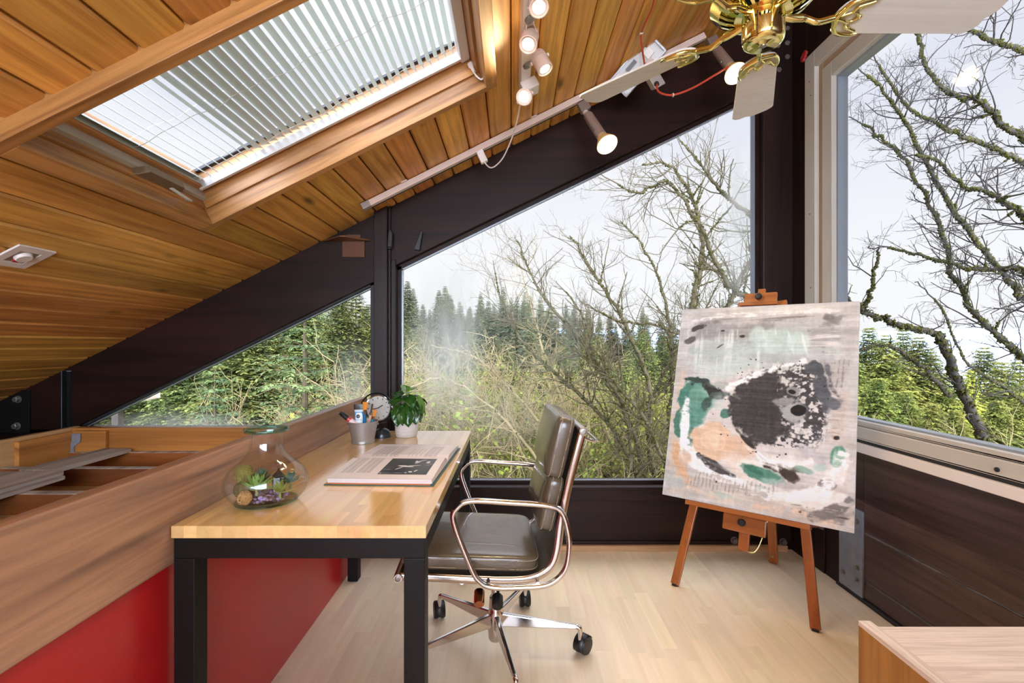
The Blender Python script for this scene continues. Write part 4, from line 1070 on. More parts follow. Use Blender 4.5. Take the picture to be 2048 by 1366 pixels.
def book():
    # local x runs along the spine (left-right in the room), local y across the spread
    t = thing('open_book', 'large hardback book lying open on the desk, black-and-white photo on its near page', 'book', (-.405, 1.775, DZ), (0, 0, math.radians(-2.5)))
    hw, pg = .168, .268
    green = plain('dark_green_cover', rgb(40, 84, 80), rough=.4, var=.3, vscale=12); orange = plain('orange_cover_edge', rgb(204, 112, 40), rough=.5)
    a = MB(); a.box(-hw - .006, hw + .006, -pg - .008, -.004, .0, .0032); a.build('front_board', green, t, bevel=.001)
    a = MB(); a.box(-hw - .006, hw + .006, .004, pg + .008, .0, .0032); a.build('back_board', green, t, bevel=.001)
    a = MB(); a.box(-hw - .006, hw + .006, -.006, .006, .0, .0028); a.build('spine', green, t)
    a = MB(); a.box(-hw - .002, hw - .006, -pg - .004, -.004, .0033, .0048); a.box(-hw - .002, hw - .006, .004, pg + .004, .0033, .0048); a.build('endpaper', orange, t)
    paper = plain('book_paper_edges', rgb(222, 212, 208), rough=.8, var=.05, vscale=200)
    def height(v, near):      # v: 0 at the gutter, 1 at the fore edge
        hmax = .026 if near else .020
        return .005 + hmax * (np.minimum(v / .16, 1) ** .55) * (1 - .42 * np.clip((v - .16) / .84, 0, 1) ** 1.3)
    for near in (True, False):
        s = -1 if near else 1
        n = 24; vs = np.linspace(0, 1, n + 1); hs = height(vs, near)
        prof = [(s * (pg * v), h) for v, h in zip(vs, hs)] + [(s * pg * .985, .005), (0, .005)]
        MB().prism(prof, 'x', -hw + .002, hw - .002).build('page_block', paper, t, smooth=False)
        nu, nv = 420, 300
        U, V = np.meshgrid(np.linspace(-1, 1, nu + 1), np.linspace(0, 1, nv + 1))
        # loose curling top leaf near the right-hand edge
        X = U * hw; Y = s * pg * V; Z = height(V, near) + .0008
        Z = Z + .004 * np.clip((U - .82) / .18, 0, 1) ** 2 * (1 - V) 
        col = np.ones(U.shape + (3,)) * np.array([232, 221, 220]) / 255
        def lines(u0, u1, v0, v1, pitch, dark=.42, vert=True, rag=.0):
            m = (U > u0) & (U < u1) & (V > v0) & (V < v1)
            c = ((U - u0) / pitch) % 1 < .42 if vert else ((V - v0) / pitch) % 1 < .42
            wv = .5 + .5 * np.sin(V * 420 + np.floor((U - u0) / pitch) * 7) * np.sin(V * 173 + np.floor((U - u0) / pitch) * 3)
            k = (m & c)[..., None] * (wv > .25)[..., None]
            return k * dark
        if near:
            # a text column at the left, the photo at the right; lines run across the spread
            d = lines(-.86, -.62, .16, .80, .020) + lines(-.56, -.28, .16, .80, .020)
            col = col * (1 - d)
            ph = (U > -.12) & (U < .83) & (V > .17) & (V < .845)
            ph_rgb = np.ones(U.shape) * .22 + .05 * np.sin(U * 9 + V * 4)
            rs = np.random.RandomState(2)
            def blob(cu, cv, ru, rv, val, rot=0.0, soft=.25):
                c_, s_ = math.cos(rot), math.sin(rot); a_ = ((U - cu) * c_ + (V - cv) * s_) / ru; b_ = (-(U - cu) * s_ + (V - cv) * c_) / rv
                k = np.clip((1 - np.sqrt(a_ ** 2 + b_ ** 2)) / soft, 0, 1); return k, val
            # pale sweeping shapes on a dark ground
            for args in ((.30, .52, .20, .035, .85, .12), (.20, .60, .10, .02, .8, -.8), (.45, .49, .16, .02, .7, -.1), (.48, .34, .08, .045, .75, -.9), (.56, .26, .09, .03, .65, -.5), (.70, .34, .045, .06, .8, 0), (.44, .30, .03, .03, .85, 0), (.48, .74, .05, .025, .9, .3), (.57, .70, .05, .022, .85, -.9), (.40, .775, .03, .014, .9, 0), (-.02, .66, .12, .006, .7, .02), (.0, .58, .10, .005, .5, .02), (.05, .80, .12, .02, .42, 0), (.25, .79, .12, .015, .5, 0), (.78, .42, .05, .02, .5, 0), (.72, .47, .06, .015, .45, .2), (-.08, .80, .03, .03, .6, 0)):
                k, val = blob(args[0], args[1], args[2], args[3], args[4], args[5]); ph_rgb = ph_rgb * (1 - k) + val * k
            ph_rgb = ph_rgb + rs.normal(0, .02, U.shape)
            c3 = np.stack([ph_rgb, ph_rgb * .985, ph_rgb], -1)
            col = np.where(ph[..., None], c3, col)
        else:
            d = lines(-.74, -.38, .10, .80, .020) + lines(-.34, -.14, .10, .80, .020) + lines(.44, .74, .10, .80, .020, .38)
            for u0 in (.08, .16, .25, .34): d = d + lines(u0, u0 + .02, .12, .62, .02, .55)
            col = col * (1 - d)
        pos = np.stack([X, Y, Z], -1)
        if s > 0: pos = pos[:, :, :]
        page_mesh('page', pos, srgb2lin(col), nu, nv, vcol_mat('printed_page' if near else 'printed_far_page', rough=.38, spec=.5), t)
book()

# ================================================================== pencil bucket and what stands in it
BX, BY = -.672, 2.17
def bucket():
    t = thing('metal_bucket', 'small brushed-metal bucket of painting tools on the desk', 'bucket', (BX, BY, DZ))
    prof = [(.0, .003), (.046, .003), (.050, .0), (.0515, .002), (.0515, .012), (.0495, .014), (.0505, .018), (.0645, .092), (.067, .094), (.0675, .0965), (.066, .098), (.0635, .095), (.0485, .016), (.0, .008)]
    MB().lathe(prof, 40).build('body', plain('brushed_zinc', rgb(188, 187, 186), rough=.42, metal=.75, var=.08, vscale=30), t, angle=35)
    for s in (-1, 1): MB().lathe([(0, 0), (.006, 0), (.006, .004), (0, .006)], 12, (s * .0655, 0, .085), (s, 0, 0)).build('handle_ear', M['bolt'], t)
    blue = plain('blue_paint_handle', rgb(30, 112, 160), rough=.3); orange = plain('golden_bristle', rgb(214, 134, 36), rough=.7, var=.15, vscale=200); ferr = plain('gold_ferrule', rgb(206, 168, 110), rough=.25, metal=1)
    def brush(x, y, top, lab, w=.011, dx=0, dy=0, blen=.03, mats=(blue, ferr, orange), flat=.35):
        base = Vector((x * .5, y * .5, .012)); tip = Vector((x + dx, y + dy, top)); d = (tip - base).normalized(); L = (tip - base).length
        b = thing('paintbrush', lab, 'paintbrush', (BX, BY, DZ), group='paintbrushes in the bucket')
        MB().lathe([(.003, 0), (.005, L * .35), (.006, L * .62), (.005, L * .72)], 12, base, d).build('handle', mats[0], b)
        MB().tube([base + d * (L * .70), base + d * (L * .78), base + d * (L - blen)], [.0055, .006, w * .85], 12).build('ferrule', mats[1], b)
        sd = Vector((1, 0, 0)) - d * d.x; sd.normalize(); nn = d.cross(sd)
        m = MB(); v = []; rows = 5
        for i in range(rows + 1):
            s = i / rows; ww = w * (.85 + .25 * math.sin(s * 2.2)); tt = w * flat * (1 - .6 * s)
            c = base + d * (L - blen + blen * s)
            for k in range(10): v.append(c + sd * (ww * math.cos(2 * PI * k / 10)) + nn * (tt * math.sin(2 * PI * k / 10)))
        f = [(i * 10 + k, i * 10 + (k + 1) % 10, (i + 1) * 10 + (k + 1) % 10, (i + 1) * 10 + k) for i in range(rows) for k in range(10)] + [tuple(range(9, -1, -1)), tuple(rows * 10 + k for k in range(10))]
        m.add(v, f, 0, True); m.build('bristles', mats[2], b)
    brush(.018, -.030, .186, 'tallest blue-handled paintbrush with a flat orange head, beside the blue tube', .0105, 0, 0, .034)
    brush(.048, -.022, .150, 'shorter blue-handled paintbrush with a splayed orange head, at the right of the bucket', .0075, .012, .005, .030)
    brush(.036, -.034, .178, 'slender paintbrush with a dark pointed tip leaning right in the bucket', .0042, .016, 0, .040, (plain('pink_wood_handle', rgb(206, 160, 140), rough=.4), plain('nickel_ferrule', rgb(190, 184, 178), rough=.2, metal=1), plain('sable_bristle', rgb(70, 52, 40), rough=.7)), 1.0)
    # paint tube
    tb = thing('paint_tube', 'blue and white acrylic paint tube with a black crimped end standing in the bucket', 'paint tube', (BX, BY, DZ))
    bl = plain('tube_blue', rgb(60, 152, 214), rough=.3); wh = plain('tube_white', rgb(226, 232, 236), rough=.35); bk = plain('tube_black', rgb(26, 26, 30), rough=.35); cl = plain('tube_clear_grey', rgb(196, 206, 214), rough=.2)
    c0 = Vector((-.008, -.026, .03)); lean = Vector((-.03, .02, 1)).normalized(); sd = Vector((1, .05, .03)).normalized(); nn = lean.cross(sd).normalized() * -1
    def flat(z, w, th): 
        c = c0 + lean * z; return [c + sd * (w * math.cos(2 * PI * k / 16)) + nn * (th * math.sin(2 * PI * k / 16)) for k in range(16)]
    def section(zs, name, mat):
        m = MB(); v = []
        for z, w, th in zs: v += flat(z, w, th)
        n = len(zs); f = [(i * 16 + k, i * 16 + (k + 1) % 16, (i + 1) * 16 + (k + 1) % 16, (i + 1) * 16 + k) for i in range(n - 1) for k in range(16)] + [tuple(range(15, -1, -1)), tuple((n - 1) * 16 + k for k in range(16))]
        m.add(v, f, 0, True); return m.build(name, mat, tb, angle=50)
    body = section([(0, .016, .014), (.05, .0185, .013), (.112, .0195, .009)], 'tube_body', bl)
    section([(.112, .0195, .009), (.122, .0205, .006)], 'clear_band', cl)
    section([(.122, .0212, .0055), (.126, .0215, .004), (.146, .0222, .0022)], 'crimped_end', bk)
    def on_face(u, z, lift=.0006):
        w = .0185 + (.001 * (z - .05) / .062); th = .013 - .004 * (z - .05) / .062
        q = max(-.97, min(.97, u / w)); return c0 + lean * z + sd * u - nn * (th * math.sqrt(1 - q * q) + lift) * -1
    def face_pt(u, z, lift=.0008):
        w = .0185 + (.001 * (z - .05) / .062); th = .013 - .004 * max(0, (z - .05)) / .062
        q = max(-.97, min(.97, u / w)); return c0 + lean * z + sd * u + fdir * (th * math.sqrt(1 - q * q) + lift)
    fdir = nn if nn.y < 0 else -nn
    lab = MB(); v = []; nz_, nu_ = 14, 10
    for i in range(nz_ + 1):
        z = .052 + .056 * i / nz_; e = math.sqrt(max(0, 1 - ((z - .083) / .034) ** 2)) ** .6
        for k in range(nu_ + 1): v.append(face_pt((k / nu_ - .5) * 2 * .0155 * max(e, .25) + .002, z))
    lab.add(v, [(i * (nu_ + 1) + k, i * (nu_ + 1) + k + 1, (i + 1) * (nu_ + 1) + k + 1, (i + 1) * (nu_ + 1) + k) for i in range(nz_) for k in range(nu_)], 0, True)
    lb = lab.build('white_label', wh, body)
    dot = MB(); cc = (-.001, .093); v = [face_pt(*cc, .0016)]
    for k in range(24): v.append(face_pt(cc[0] + .0086 * math.cos(k * PI / 12), cc[1] + .0086 * math.sin(k * PI / 12), .0016))
    dot.add(v, [(0, 1 + k, 1 + (k + 1) % 24) for k in range(24)]); dot.build('round_logo', bk, body)
    dot = MB(); v = [face_pt(-.0062 + .0105 * (k % 2), .0915 + .0028 * (k // 2), .0022) for k in (0, 1, 3, 2)]; dot.add(v, [(0, 1, 2, 3)]); dot.build('logo_stripe', plain('logo_grey', rgb(120, 124, 130)), body)
    def text_mesh(s, size, name, mat, parent, M_):
        cu = bpy.data.curves.new(name, 'FONT'); cu.body = s; cu.size = size; cu.align_x = 'CENTER'; cu.align_y = 'CENTER'; cu.extrude = .0002
        o = bpy.data.objects.new(name, cu); C.objects.link(o)
        dg = bpy.context.evaluated_depsgraph_get(); me = bpy.data.meshes.new_from_object(o.evaluated_get(dg)); bpy.data.objects.remove(o)
        me.transform(M_); me.materials.append(mat); me.name = name
        r = bpy.data.objects.new(name, me); C.objects.link(r); r.parent = parent; return r
    bucket.text = text_mesh
    o_ = face_pt(.002, .078, .0016); Mx = Matrix.Translation(o_) @ Matrix((( sd.x, lean.x, fdir.x, 0), (sd.y, lean.y, fdir.y, 0), (sd.z, lean.z, fdir.z, 0), (0, 0, 0, 1)))
    text_mesh('ACRYLIC', .0070, 'lettering', bk, body, Mx)
    # slanting red and white tube with a black pointed cap
    pt = thing('pink_paint_tube', 'slanting red-and-white tube with a black slit end, leaning left in the bucket', 'paint tube', (BX, BY, DZ))
    a = Vector((.0, -.03, .070)); d = Vector((-.78, -.08, .60)).normalized()
    def seg(s0, s1, r0, r1, name, mat, sy=1.0):
        m = MB(); v = []
        q = d.cross(Vector((0, 1, 0))).normalized(); u = d.cross(q)
        for s, r, fl in ((s0, r0, 1), (s1, r1, sy)):
            for k in range(16): v.append(a + d * s + q * (r * math.cos(PI * k / 8)) + u * (r * fl * math.sin(PI * k / 8)))
        m.add(v, [(k, (k + 1) % 16, 16 + (k + 1) % 16, 16 + k) for k in range(16)] + [tuple(range(15, -1, -1)), tuple(range(16, 32))], 0, True); return m.build(name, mat, pt)
    seg(0, .058, .012, .012, 'tube_body', plain('pale_pink_tube', rgb(236, 206, 202), rough=.35)); seg(.058, .072, .0125, .012, 'red_band', plain('red_band', rgb(206, 70, 64), rough=.35))
    seg(.072, .098, .012, .0105, 'black_cap', bk, .6); seg(.098, .115, .0105, .008, 'black_tip', bk, .25)
bucket()

# ================================================================== round desk clock
def clock():
    t = thing('desk_clock', 'round silver-rimmed desk clock in a black housing on a domed swivel foot', 'clock', (-.622, 2.30, DZ))
    dk = plain('black_clock_body', rgb(24, 25, 28), rough=.3); 
    MB().lathe([(.042, 0), (.043, .004), (.040, .020), (.030, .034), (.016, .042), (.0, .044)], 32).build('foot', plain('gunmetal_foot', rgb(72, 76, 82), rough=.3, metal=.7), t)
    c = Vector((-.02, .0, .138)); n = Vector((.50, -.84, .20)).normalized()
    side = n.cross(Vector((0, 0, 1))).normalized(); up = side.cross(n)
    MB().lathe([(.0, -.055), (.030, -.052), (.052, -.036), (.062, -.012), (.063, .006), (.060, .008), (.0575, .003), (.0, .003)], 40, c, n).build('housing', dk, t)
    MB().lathe([(.0555, .004), (.061, .004), (.062, .010), (.058, .013), (.0555, .009)], 48, c, n, cap=False).build('silver_rim', M['chrome'], t)
    fc = MB().lathe([(.0, .0065), (.056, .006)], 40, c, n).build('clock_face', plain('pale_clock_face', rgb(214, 208, 198), rough=.25, var=.12, vscale=30), t)
    h = MB(); o = c + n * .0085
    h.bar(o, o + up * .012 + side * -.022, .0050, .0008, n); h.bar(o, o - up * .004 + side * .026, .0042, .0008, n); h.lathe([(0, 0), (.003, 0), (.003, .001)], 12, o, n)
    for k in range(12):
        a = k * PI / 6; q = side * math.cos(a) + up * math.sin(a); h.bar(o - n * .001 + q * .043, o - n * .001 + q * .051, .0034, .0006, n)
    h.build('hands_and_marks', plain('clock_marks', rgb(44, 42, 42), rough=.4), fc)
    MB().lathe([(.0, .011), (.054, .0105)], 40, c, n).build('glass', M['pane'], t)
    # yoke round the housing down to the foot
    y = MB(); pts = []
    for k in range(25):
        a = math.radians(-8 + 210 * k / 24 - 100); pts.append(c - n * .022 + (side * math.sin(a) * -.074 + up * -math.cos(a) * .074))
    ring = [c - n * .020 + side * (.075 * math.cos(a)) + up * (.075 * math.sin(a)) for a in np.linspace(math.radians(0), math.radians(360), 49)[:-1]]
    y.tube(ring, .006, 8, closed=True, flat=(1, .45)); y.tube([Vector((-.008, .0, .040)), c - n * .02 - up * .074], .006, 10)
    y.build('yoke', dk, t)
    MB().lathe([(0, 0), (.008, 0), (.009, .006), (.009, .010), (0, .012)], 16, c + side * -.064 if side.x < 0 else c + side * .064, Vector((1, 0, .0))).build('knob', M['chrome'], t)
clock()

# ================================================================== potted plant
def plant():
    t = thing('potted_plant', 'small leafy green plant in a white wavy-textured pot at the far end of the desk', 'potted plant', (-.508, 2.315, DZ))
    n = 72; rows = 40; H = .096; v = []
    for i in range(rows + 1):
        z = H * i / rows
        for k in range(n):
            a = 2 * PI * k / n; r = .0475 + .0035 * math.sin(PI * min(1, z / H * 1.0))
            w = max(math.cos(6 * a + z * 0 + PI * round(z / .012)) * .5 + .5, 0)
            # interlaced wavy ridges
            d1 = abs(((z - .010 * math.sin(5 * a)) / .017) % 1 - .5) * 2; d2 = abs(((z + .010 * math.sin(5 * a)) / .017) % 1 - .5) * 2
            g = min(1, max(d1, d2)); rel = .0030 * (1 - max(0, (g - .78) / .22))
            if z < .007 or z > H - .006: rel = .0012
            if z < .004: r -= .003 * (1 - z / .004)
            v.append(((r + rel) * math.cos(a), (r + rel) * math.sin(a), z))
    f = [(i * n + k, i * n + (k + 1) % n, (i + 1) * n + (k + 1) % n, (i + 1) * n + k) for i in range(rows) for k in range(n)] + [tuple(range(n - 1, -1, -1))]
    m = MB(); m.add(v, f, 0, True); m.lathe([(.0487, H), (.045, H + .001), (.043, H - .004), (.043, H - .018), (.0, H - .016)], n, cap=False)
    m.build('pot', plain('matte_white_ceramic', rgb(214, 204, 196), rough=.7), t, angle=50)
    MB().lathe([(.0, H - .012), (.044, H - .012)], 24).build('soil', plain('potting_soil', rgb(56, 42, 32), rough=.95), t)
    gm = plain('glossy_green_leaf', rgb(44, 84, 26), rough=.22, spec=.6, var=.2, vscale=20); gl = plain('bright_green_leaf', rgb(92, 136, 28), rough=.28, spec=.5, var=.15, vscale=20)
    st = MB(); rnd = random.Random(6)
    # (azimuth deg, reach, height, leaf length, width, heading tilt, bright?)
    spec = [(265, .040, .150, .090, .036, -.95, 0), (312, .048, .150, .088, .036, -1.0, 0), (225, .040, .150, .070, .034, -.9, 0), (192, .030, .185, .060, .032, -.2, 0), (150, .030, .195, .070, .031, .25, 0), (252, .032, .190, .095, .032, -.15, 0),
            (18, .052, .170, .080, .030, -.85, 1), (345, .060, .190, .085, .024, -1.05, 1), (75, .03, .215, .065, .026, .4, 1), (110, .015, .215, .070, .026, .6, 1), (285, .018, .212, .066, .028, .2, 1), (40, .045, .19, .08, .028, -.3, 0), (330, .03, .170, .085, .032, -.5, 0), (170, .030, .15, .065, .030, -.85, 0), (90, .05, .155, .08, .030, -.4, 0),
            (288, .045, .135, .080, .034, -1.15, 0), (240, .045, .130, .075, .034, -1.15, 0), (210, .025, .20, .06, .03, -.4, 0), (300, .03, .195, .075, .03, -.5, 0), (335, .055, .145, .075, .032, -1.0, 0), (130, .05, .17, .08, .03, -.2, 0)]
    for az, rc, h, L, w, tl, br in spec:
        a = math.radians(az); dirh = Vector((math.cos(a), math.sin(a), 0))
        p0 = Vector((dirh.x * .008, dirh.y * .008, H - .015)); p1 = dirh * rc * .5 + Vector((0, 0, (H + h) * .5 + .02)); p2 = dirh * rc + Vector((0, 0, h))
        st.tube(smooth_path([p0, p1, p2], 5), .0014, 6)
        # broad heart-shaped leaf with a fold and a drooping tip
        d = (dirh * math.cos(tl) + Vector((0, 0, math.sin(tl)))).normalized(); sd = Vector((-dirh.y, dirh.x, 0)); up = sd.cross(d) * -1
        if up.z < 0 and abs(tl) < 1.2: up = -up
        roll = rnd.uniform(-.35, .35); sd = sd * math.cos(roll) + up * math.sin(roll); up = sd.cross(d); 
        if up.dot(Vector((0, 0, 1))) < 0 and tl > -1.2: up = -up
        lv = MB(); nv, nu = 12, 8; v = []
        for i in range(nv + 1):
            s = i / nv; ww = w * (max(1e-3, math.sin(PI * (s ** .72))) ** .8) * (1.0) if 0 < i < nv else w * .03
            for k in range(nu + 1):
                q = (k / nu - .5) * 2
                back = -.12 * L * (abs(q) ** 2) * max(0, 1 - s * 3.2)
                v.append(p2 + d * (L * s + back) + sd * (q * ww) + up * (w * .28 * (abs(q) ** 1.3) - L * .30 * s * s + .002 * math.sin(s * 9 + q * 3)))
        lv.add(v, [(i * (nu + 1) + k, i * (nu + 1) + k + 1, (i + 1) * (nu + 1) + k + 1, (i + 1) * (nu + 1) + k) for i in range(nv) for k in range(nu)], 0, True)
        o = lv.build('leaf', gl if br else gm, t, smooth=True, angle=180)
        so = o.modifiers.new('thick', 'SOLIDIFY'); so.thickness = .0006
    st.build('stems', plain('leaf_stem', rgb(122, 128, 62), rough=.5), t)
plant()
# ================================================================== swivel chair
def superquad(mb, c, ax, ay, az, a, b, d, e1=.28, e2=.22, nu=40, nv=20, puff=0.0):
    c = Vector(c); ax, ay, az = (Vector(q).normalized() for q in (ax, ay, az))
    sp = lambda w, e: math.copysign(abs(w) ** e, w)
    v = []; f = []
    for i in range(nv + 1):
        ph = -PI / 2 + PI * i / nv
        for k in range(nu):
            th = -PI + 2 * PI * k / nu
            x = a * sp(math.cos(ph), e1) * sp(math.cos(th), e2); y = b * sp(math.cos(ph), e1) * sp(math.sin(th), e2); z = d * sp(math.sin(ph), e1)
            z += puff * math.copysign(1, z) * max(0, 1 - (x / a) ** 2) * max(0, 1 - (y / b) ** 2)
            v.append(c + ax * x + ay * y + az * z)
    for i in range(nv):
        for k in range(nu):
            k2 = (k + 1) % nu; f.append((i * nu + k, i * nu + k2, (i + 1) * nu + k2, (i + 1) * nu + k))
    mb.add(v, f, 0, True)
def chair():
    t = thing('swivel_chair', 'olive-brown leather soft-pad office chair with polished aluminium frame on castors', 'office chair', (-.064, 1.872, 0), (0, 0, math.radians(3.2)))
    lea = plain('olive_brown_leather', rgb(92, 80, 64), rough=.27, spec=.55, coat=.35, var=.06, vscale=10, bump=.10, bscale=220)
    sling = plain('olive_leather_sling', rgb(104, 94, 80), rough=.35, spec=.5)
    thread = plain('pale_stitching', rgb(178, 160, 132), rough=.7)
    prof = [(-.325, .408), (-.25, .404), (-.10, .392), (.04, .384), (.12, .390), (.178, .420), (.205, .475), (.220, .58), (.245, .70), (.294, .885)]
    path = smooth_path([Vector((x, 0, z)) for x, z in prof], 6)
    W = .232
    # leather sling between the side ribs
    m = MB(); n = len(path); v = []
    for th in (0.004, -.004):
        for i, p in enumerate(path):
            tg = (path[min(i + 1, n - 1)] - path[max(i - 1, 0)]).normalized(); nr = Vector((-tg.z, 0, tg.x))
            for k in range(7):
                q = (k / 6 - .5) * 2; v.append(p + nr * (th - .006 * (1 - q * q)) + Vector((0, q * (W - .006), 0)))
    f = [];
    for o_, fl in ((0, False), (n * 7, True)):
        for i in range(n - 1):
            for k in range(6):
                q = (o_ + i * 7 + k, o_ + i * 7 + k + 1, o_ + (i + 1) * 7 + k + 1, o_ + (i + 1) * 7 + k); f.append(q[::-1] if fl else q)
    for i in range(n - 1):
        for k in (0, 6): f.append((i * 7 + k, (i + 1) * 7 + k, n * 7 + (i + 1) * 7 + k, n * 7 + i * 7 + k))
    for i in (0, n - 1):
        for k in range(6): f.append((i * 7 + k, i * 7 + k + 1, n * 7 + i * 7 + k + 1, n * 7 + i * 7 + k))
    m.add(v, f, 0, True); m.build('sling', sling, t, angle=60)
    # aluminium side ribs
    for s in (-1, 1):
        m = MB(); m.tube([p + Vector((0, s * W, 0)) for p in path], .0108, 12, flat=(.55, 1.25)); m.build('side_rib', M['chrome_warm'], t)
    for (x, z), nm in (((-.333, .407), 'front_cross_tube'), ((.296, .893), 'top_cross_tube')):
        m = MB(); m.cyl((x, -W - .012, z), (x, W + .012, z), .0155, 24); o = m.build(nm, M['chrome_warm'], t, bevel=.002)
        for s in (-1, 1): MB().lathe([(.0, 0), (.011, 0), (.011, .002), (.006, .003), (.006, .001), (0, .001)], 20, (x, s * (W + .0115), z), (0, s, 0)).build('end_disc', M['bolt'], o)
    for x, z in ((-.12, .388), (.10, .380)):
        m = MB(); m.cyl((x, -W, z - .006), (x, W, z - .006), .008, 14); m.build('stretcher', M['chrome'], t)
    # arms: closed rounded loops of tube
    loop = [(-.145, .606), (-.132, .652), (-.085, .672), (.04, .664), (.165, .652), (.214, .632), (.236, .570), (.241, .505), (.224, .432), (.170, .388), (.08, .381), (-.015, .384), (-.062, .408), (-.092, .462)]
    for s in (-1, 1):
        m = MB(); m.tube(smooth_path([Vector((x, s * .272, z)) for x, z in loop], 6, closed=True), .0098, 12, closed=True)
        a = m.build('armrest', M['chrome'], t)
        q = MB()
        for x, z in ((-.03, .392), (.135, .392)): q.cyl((x, s * .238, z), (x, s * .272, z), .0065, 12)
        q.build('arm_pin', M['chrome'], a)
    # seat pad and two back pads, each with a seam
    def pad(name, c, ax, az, a, b, d, seam=True, puff=.006):
        ay = Vector((0, 1, 0)); m = MB(); superquad(m, c, ax, ay, az, a, b, d, .30, .20, 56, 22, puff)
        o = m.build(name, lea, t, smooth=True, angle=180)
        ax = Vector(ax).normalized(); az = Vector(az).normalized(); c = Vector(c)
        for h in (.42, -.55):
            sp = lambda w, e: math.copysign(abs(w) ** e, w); sc = (1 - abs(h) ** (2 / .30)) ** (.15)
            pts = []
            for k in range(96):
                th = 2 * PI * k / 96; pts.append(c + ax * (a * sc * 1.004 * sp(math.cos(th), .20)) + ay * (b * sc * 1.004 * sp(math.sin(th), .20)) + az * (d * sp(math.sin(math.asin(h)), .30) * .62 * (1 if h > 0 else .9)))
            MB().tube([p for q in zip(pts, pts[1:] + pts[:1]) for p in (q[0], q[0].lerp(q[1], .6), q[0].lerp(q[1], .65), q[0].lerp(q[1], .95))], [.0012, .0012, .0003, .0003] * 96, 5, closed=True).build('stitching', thread, o)
        return o
    pad('seat_pad', (-.090, 0, .440), (1, 0, -.055), (.055, 0, 1), .238, .222, .031)
    bd = Vector((.235, 0, .972)).normalized(); bn = Vector((-.972, 0, .235)).normalized()
    pad('back_pad', Vector((.244, 0, .760)) + bn * .020 - bd * .138, bd, bn, .100, .205, .033, puff=.010)
    pad('back_pad', Vector((.262, 0, .872)) + bn * .026 - bd * .052, bd, bn, .112, .205, .036, puff=.012)
    # carrying loop behind the top of the back
    m = MB(); m.tube(smooth_path([(.288, -.20, .868), (.345, -.19, .850), (.365, -.13, .842), (.365, .13, .842), (.345, .19, .850), (.288, .20, .868)], 6), .006, 10); m.build('back_handle', M['chrome'], t)
    # mechanism
    m = MB(); m.obox((-.04, 0, .345), (1, 0, -.05), (0, 1, 0), (0, 0, 1), .11, .045, .028); m.prism([(-.15, .34), (.05, .34), (.03, .30), (-.10, .285)], 'y', -.03, .03)
    m.obox((.0, 0, .375), (1, 0, 0), (0, 1, 0), (0, 0, 1), .10, .10, .010); m.build('tilt_mechanism', M['black_plastic'], t, bevel=.006)
    m = MB(); m.lathe([(.019, 0), (.020, .004), (.020, .05), (.017, .055), (0, .055)], 24, (-.062, -.07, .268), (0, -1, -.45)); m.build('tension_knob', plain('copper_knob', rgb(216, 150, 110), rough=.2, metal=1.0), t)
    m = MB(); m.cyl((0.012, -.05, .285), (0.004, -.10, .262), .006, 10); m.lathe([(.014, 0), (.021, .010), (.021, .045), (.018, .050), (0, .05)], 24, (.004, -.095, .266), (0, -1, -.42)); m.build('height_knob', M['black_plastic'], t)
    # column and five-star base
    m = MB(); m.lathe([(.0, .045), (.024, .045), (.028, .052), (.030, .075), (.031, .150), (.026, .162), (.024, .21), (.0165, .214), (.0165, .33)], 28); m.build('column', M['chrome'], t, angle=30)
    for k in range(5):
        a = math.radians(-4.5 - 3 + 72 * k); d = Vector((math.cos(a), math.sin(a), 0)); Lg = .315
        m = MB(); pts = []; v = []; n = 9
        side = Vector((-d.y, d.x, 0))
        for i in range(n):
            s = i / (n - 1); r = .024 + (Lg - .024) * s; zt = .150 - .034 * s; zb = .100 - (-.001) * s; w = .013 - .004 * s
            if zt - zb < .016: zb = zt - .016
            for (y_, z_) in ((-w, zb), (w, zb), (w * .75, zt), (-w * .75, zt)): v.append(d * r + side * y_ + Vector((0, 0, z_)))
        f = [(i * 4 + q, i * 4 + (q + 1) % 4, (i + 1) * 4 + (q + 1) % 4, (i + 1) * 4 + q) for i in range(n - 1) for q in range(4)] + [(3, 2, 1, 0), tuple((n - 1) * 4 + q for q in range(4))]
        m.add(v, f); o = m.build('base_leg', M['chrome'], t, bevel=.004)
        m = MB(); m.tube(smooth_path([d * (Lg - .006) + Vector((0, 0, .108)), d * (Lg + .008) + Vector((0, 0, .104)), d * (Lg + .012) + Vector((0, 0, .090)), d * (Lg + .012) + Vector((0, 0, .058))], 5), .009, 12); m.build('castor_stem', M['chrome'], o)
        ca = a + (.9, .5, -.6, 1.2, .3)[k]; cd = Vector((math.cos(ca), math.sin(ca), 0)); cs = Vector((-cd.y, cd.x, 0)); cc = d * (Lg + .012) + cd * .018 + Vector((0, 0, .034))
        m = MB()
        for s in (-1, 1): m.lathe([(.0, 0), (.025, 0), (.0325, .003), (.034, .006), (.034, .015), (.031, .020), (.022, .021), (0, .0205)], 28, cc + cs * (.004 * s), cs * s)
        m.build('castor_wheel', M['black_plastic'], o)
        m = MB()
        hv = []
        for i in range(15):
            q = math.radians(-25 + 180 * i / 14)
            for w in (-.0035, .0035): hv.append(cc + cd * (-.037 * math.cos(q)) + Vector((0, 0, .037 * math.sin(q))) + cs * w * 6.0)
        m.add(hv, [(2 * i, 2 * i + 1, 2 * i + 3, 2 * i + 2) for i in range(14)], 0, True); hd = m.build('castor_hood', M['black_plastic'], o)
        so = hd.modifiers.new('thick', 'SOLIDIFY'); so.thickness = .002
chair()

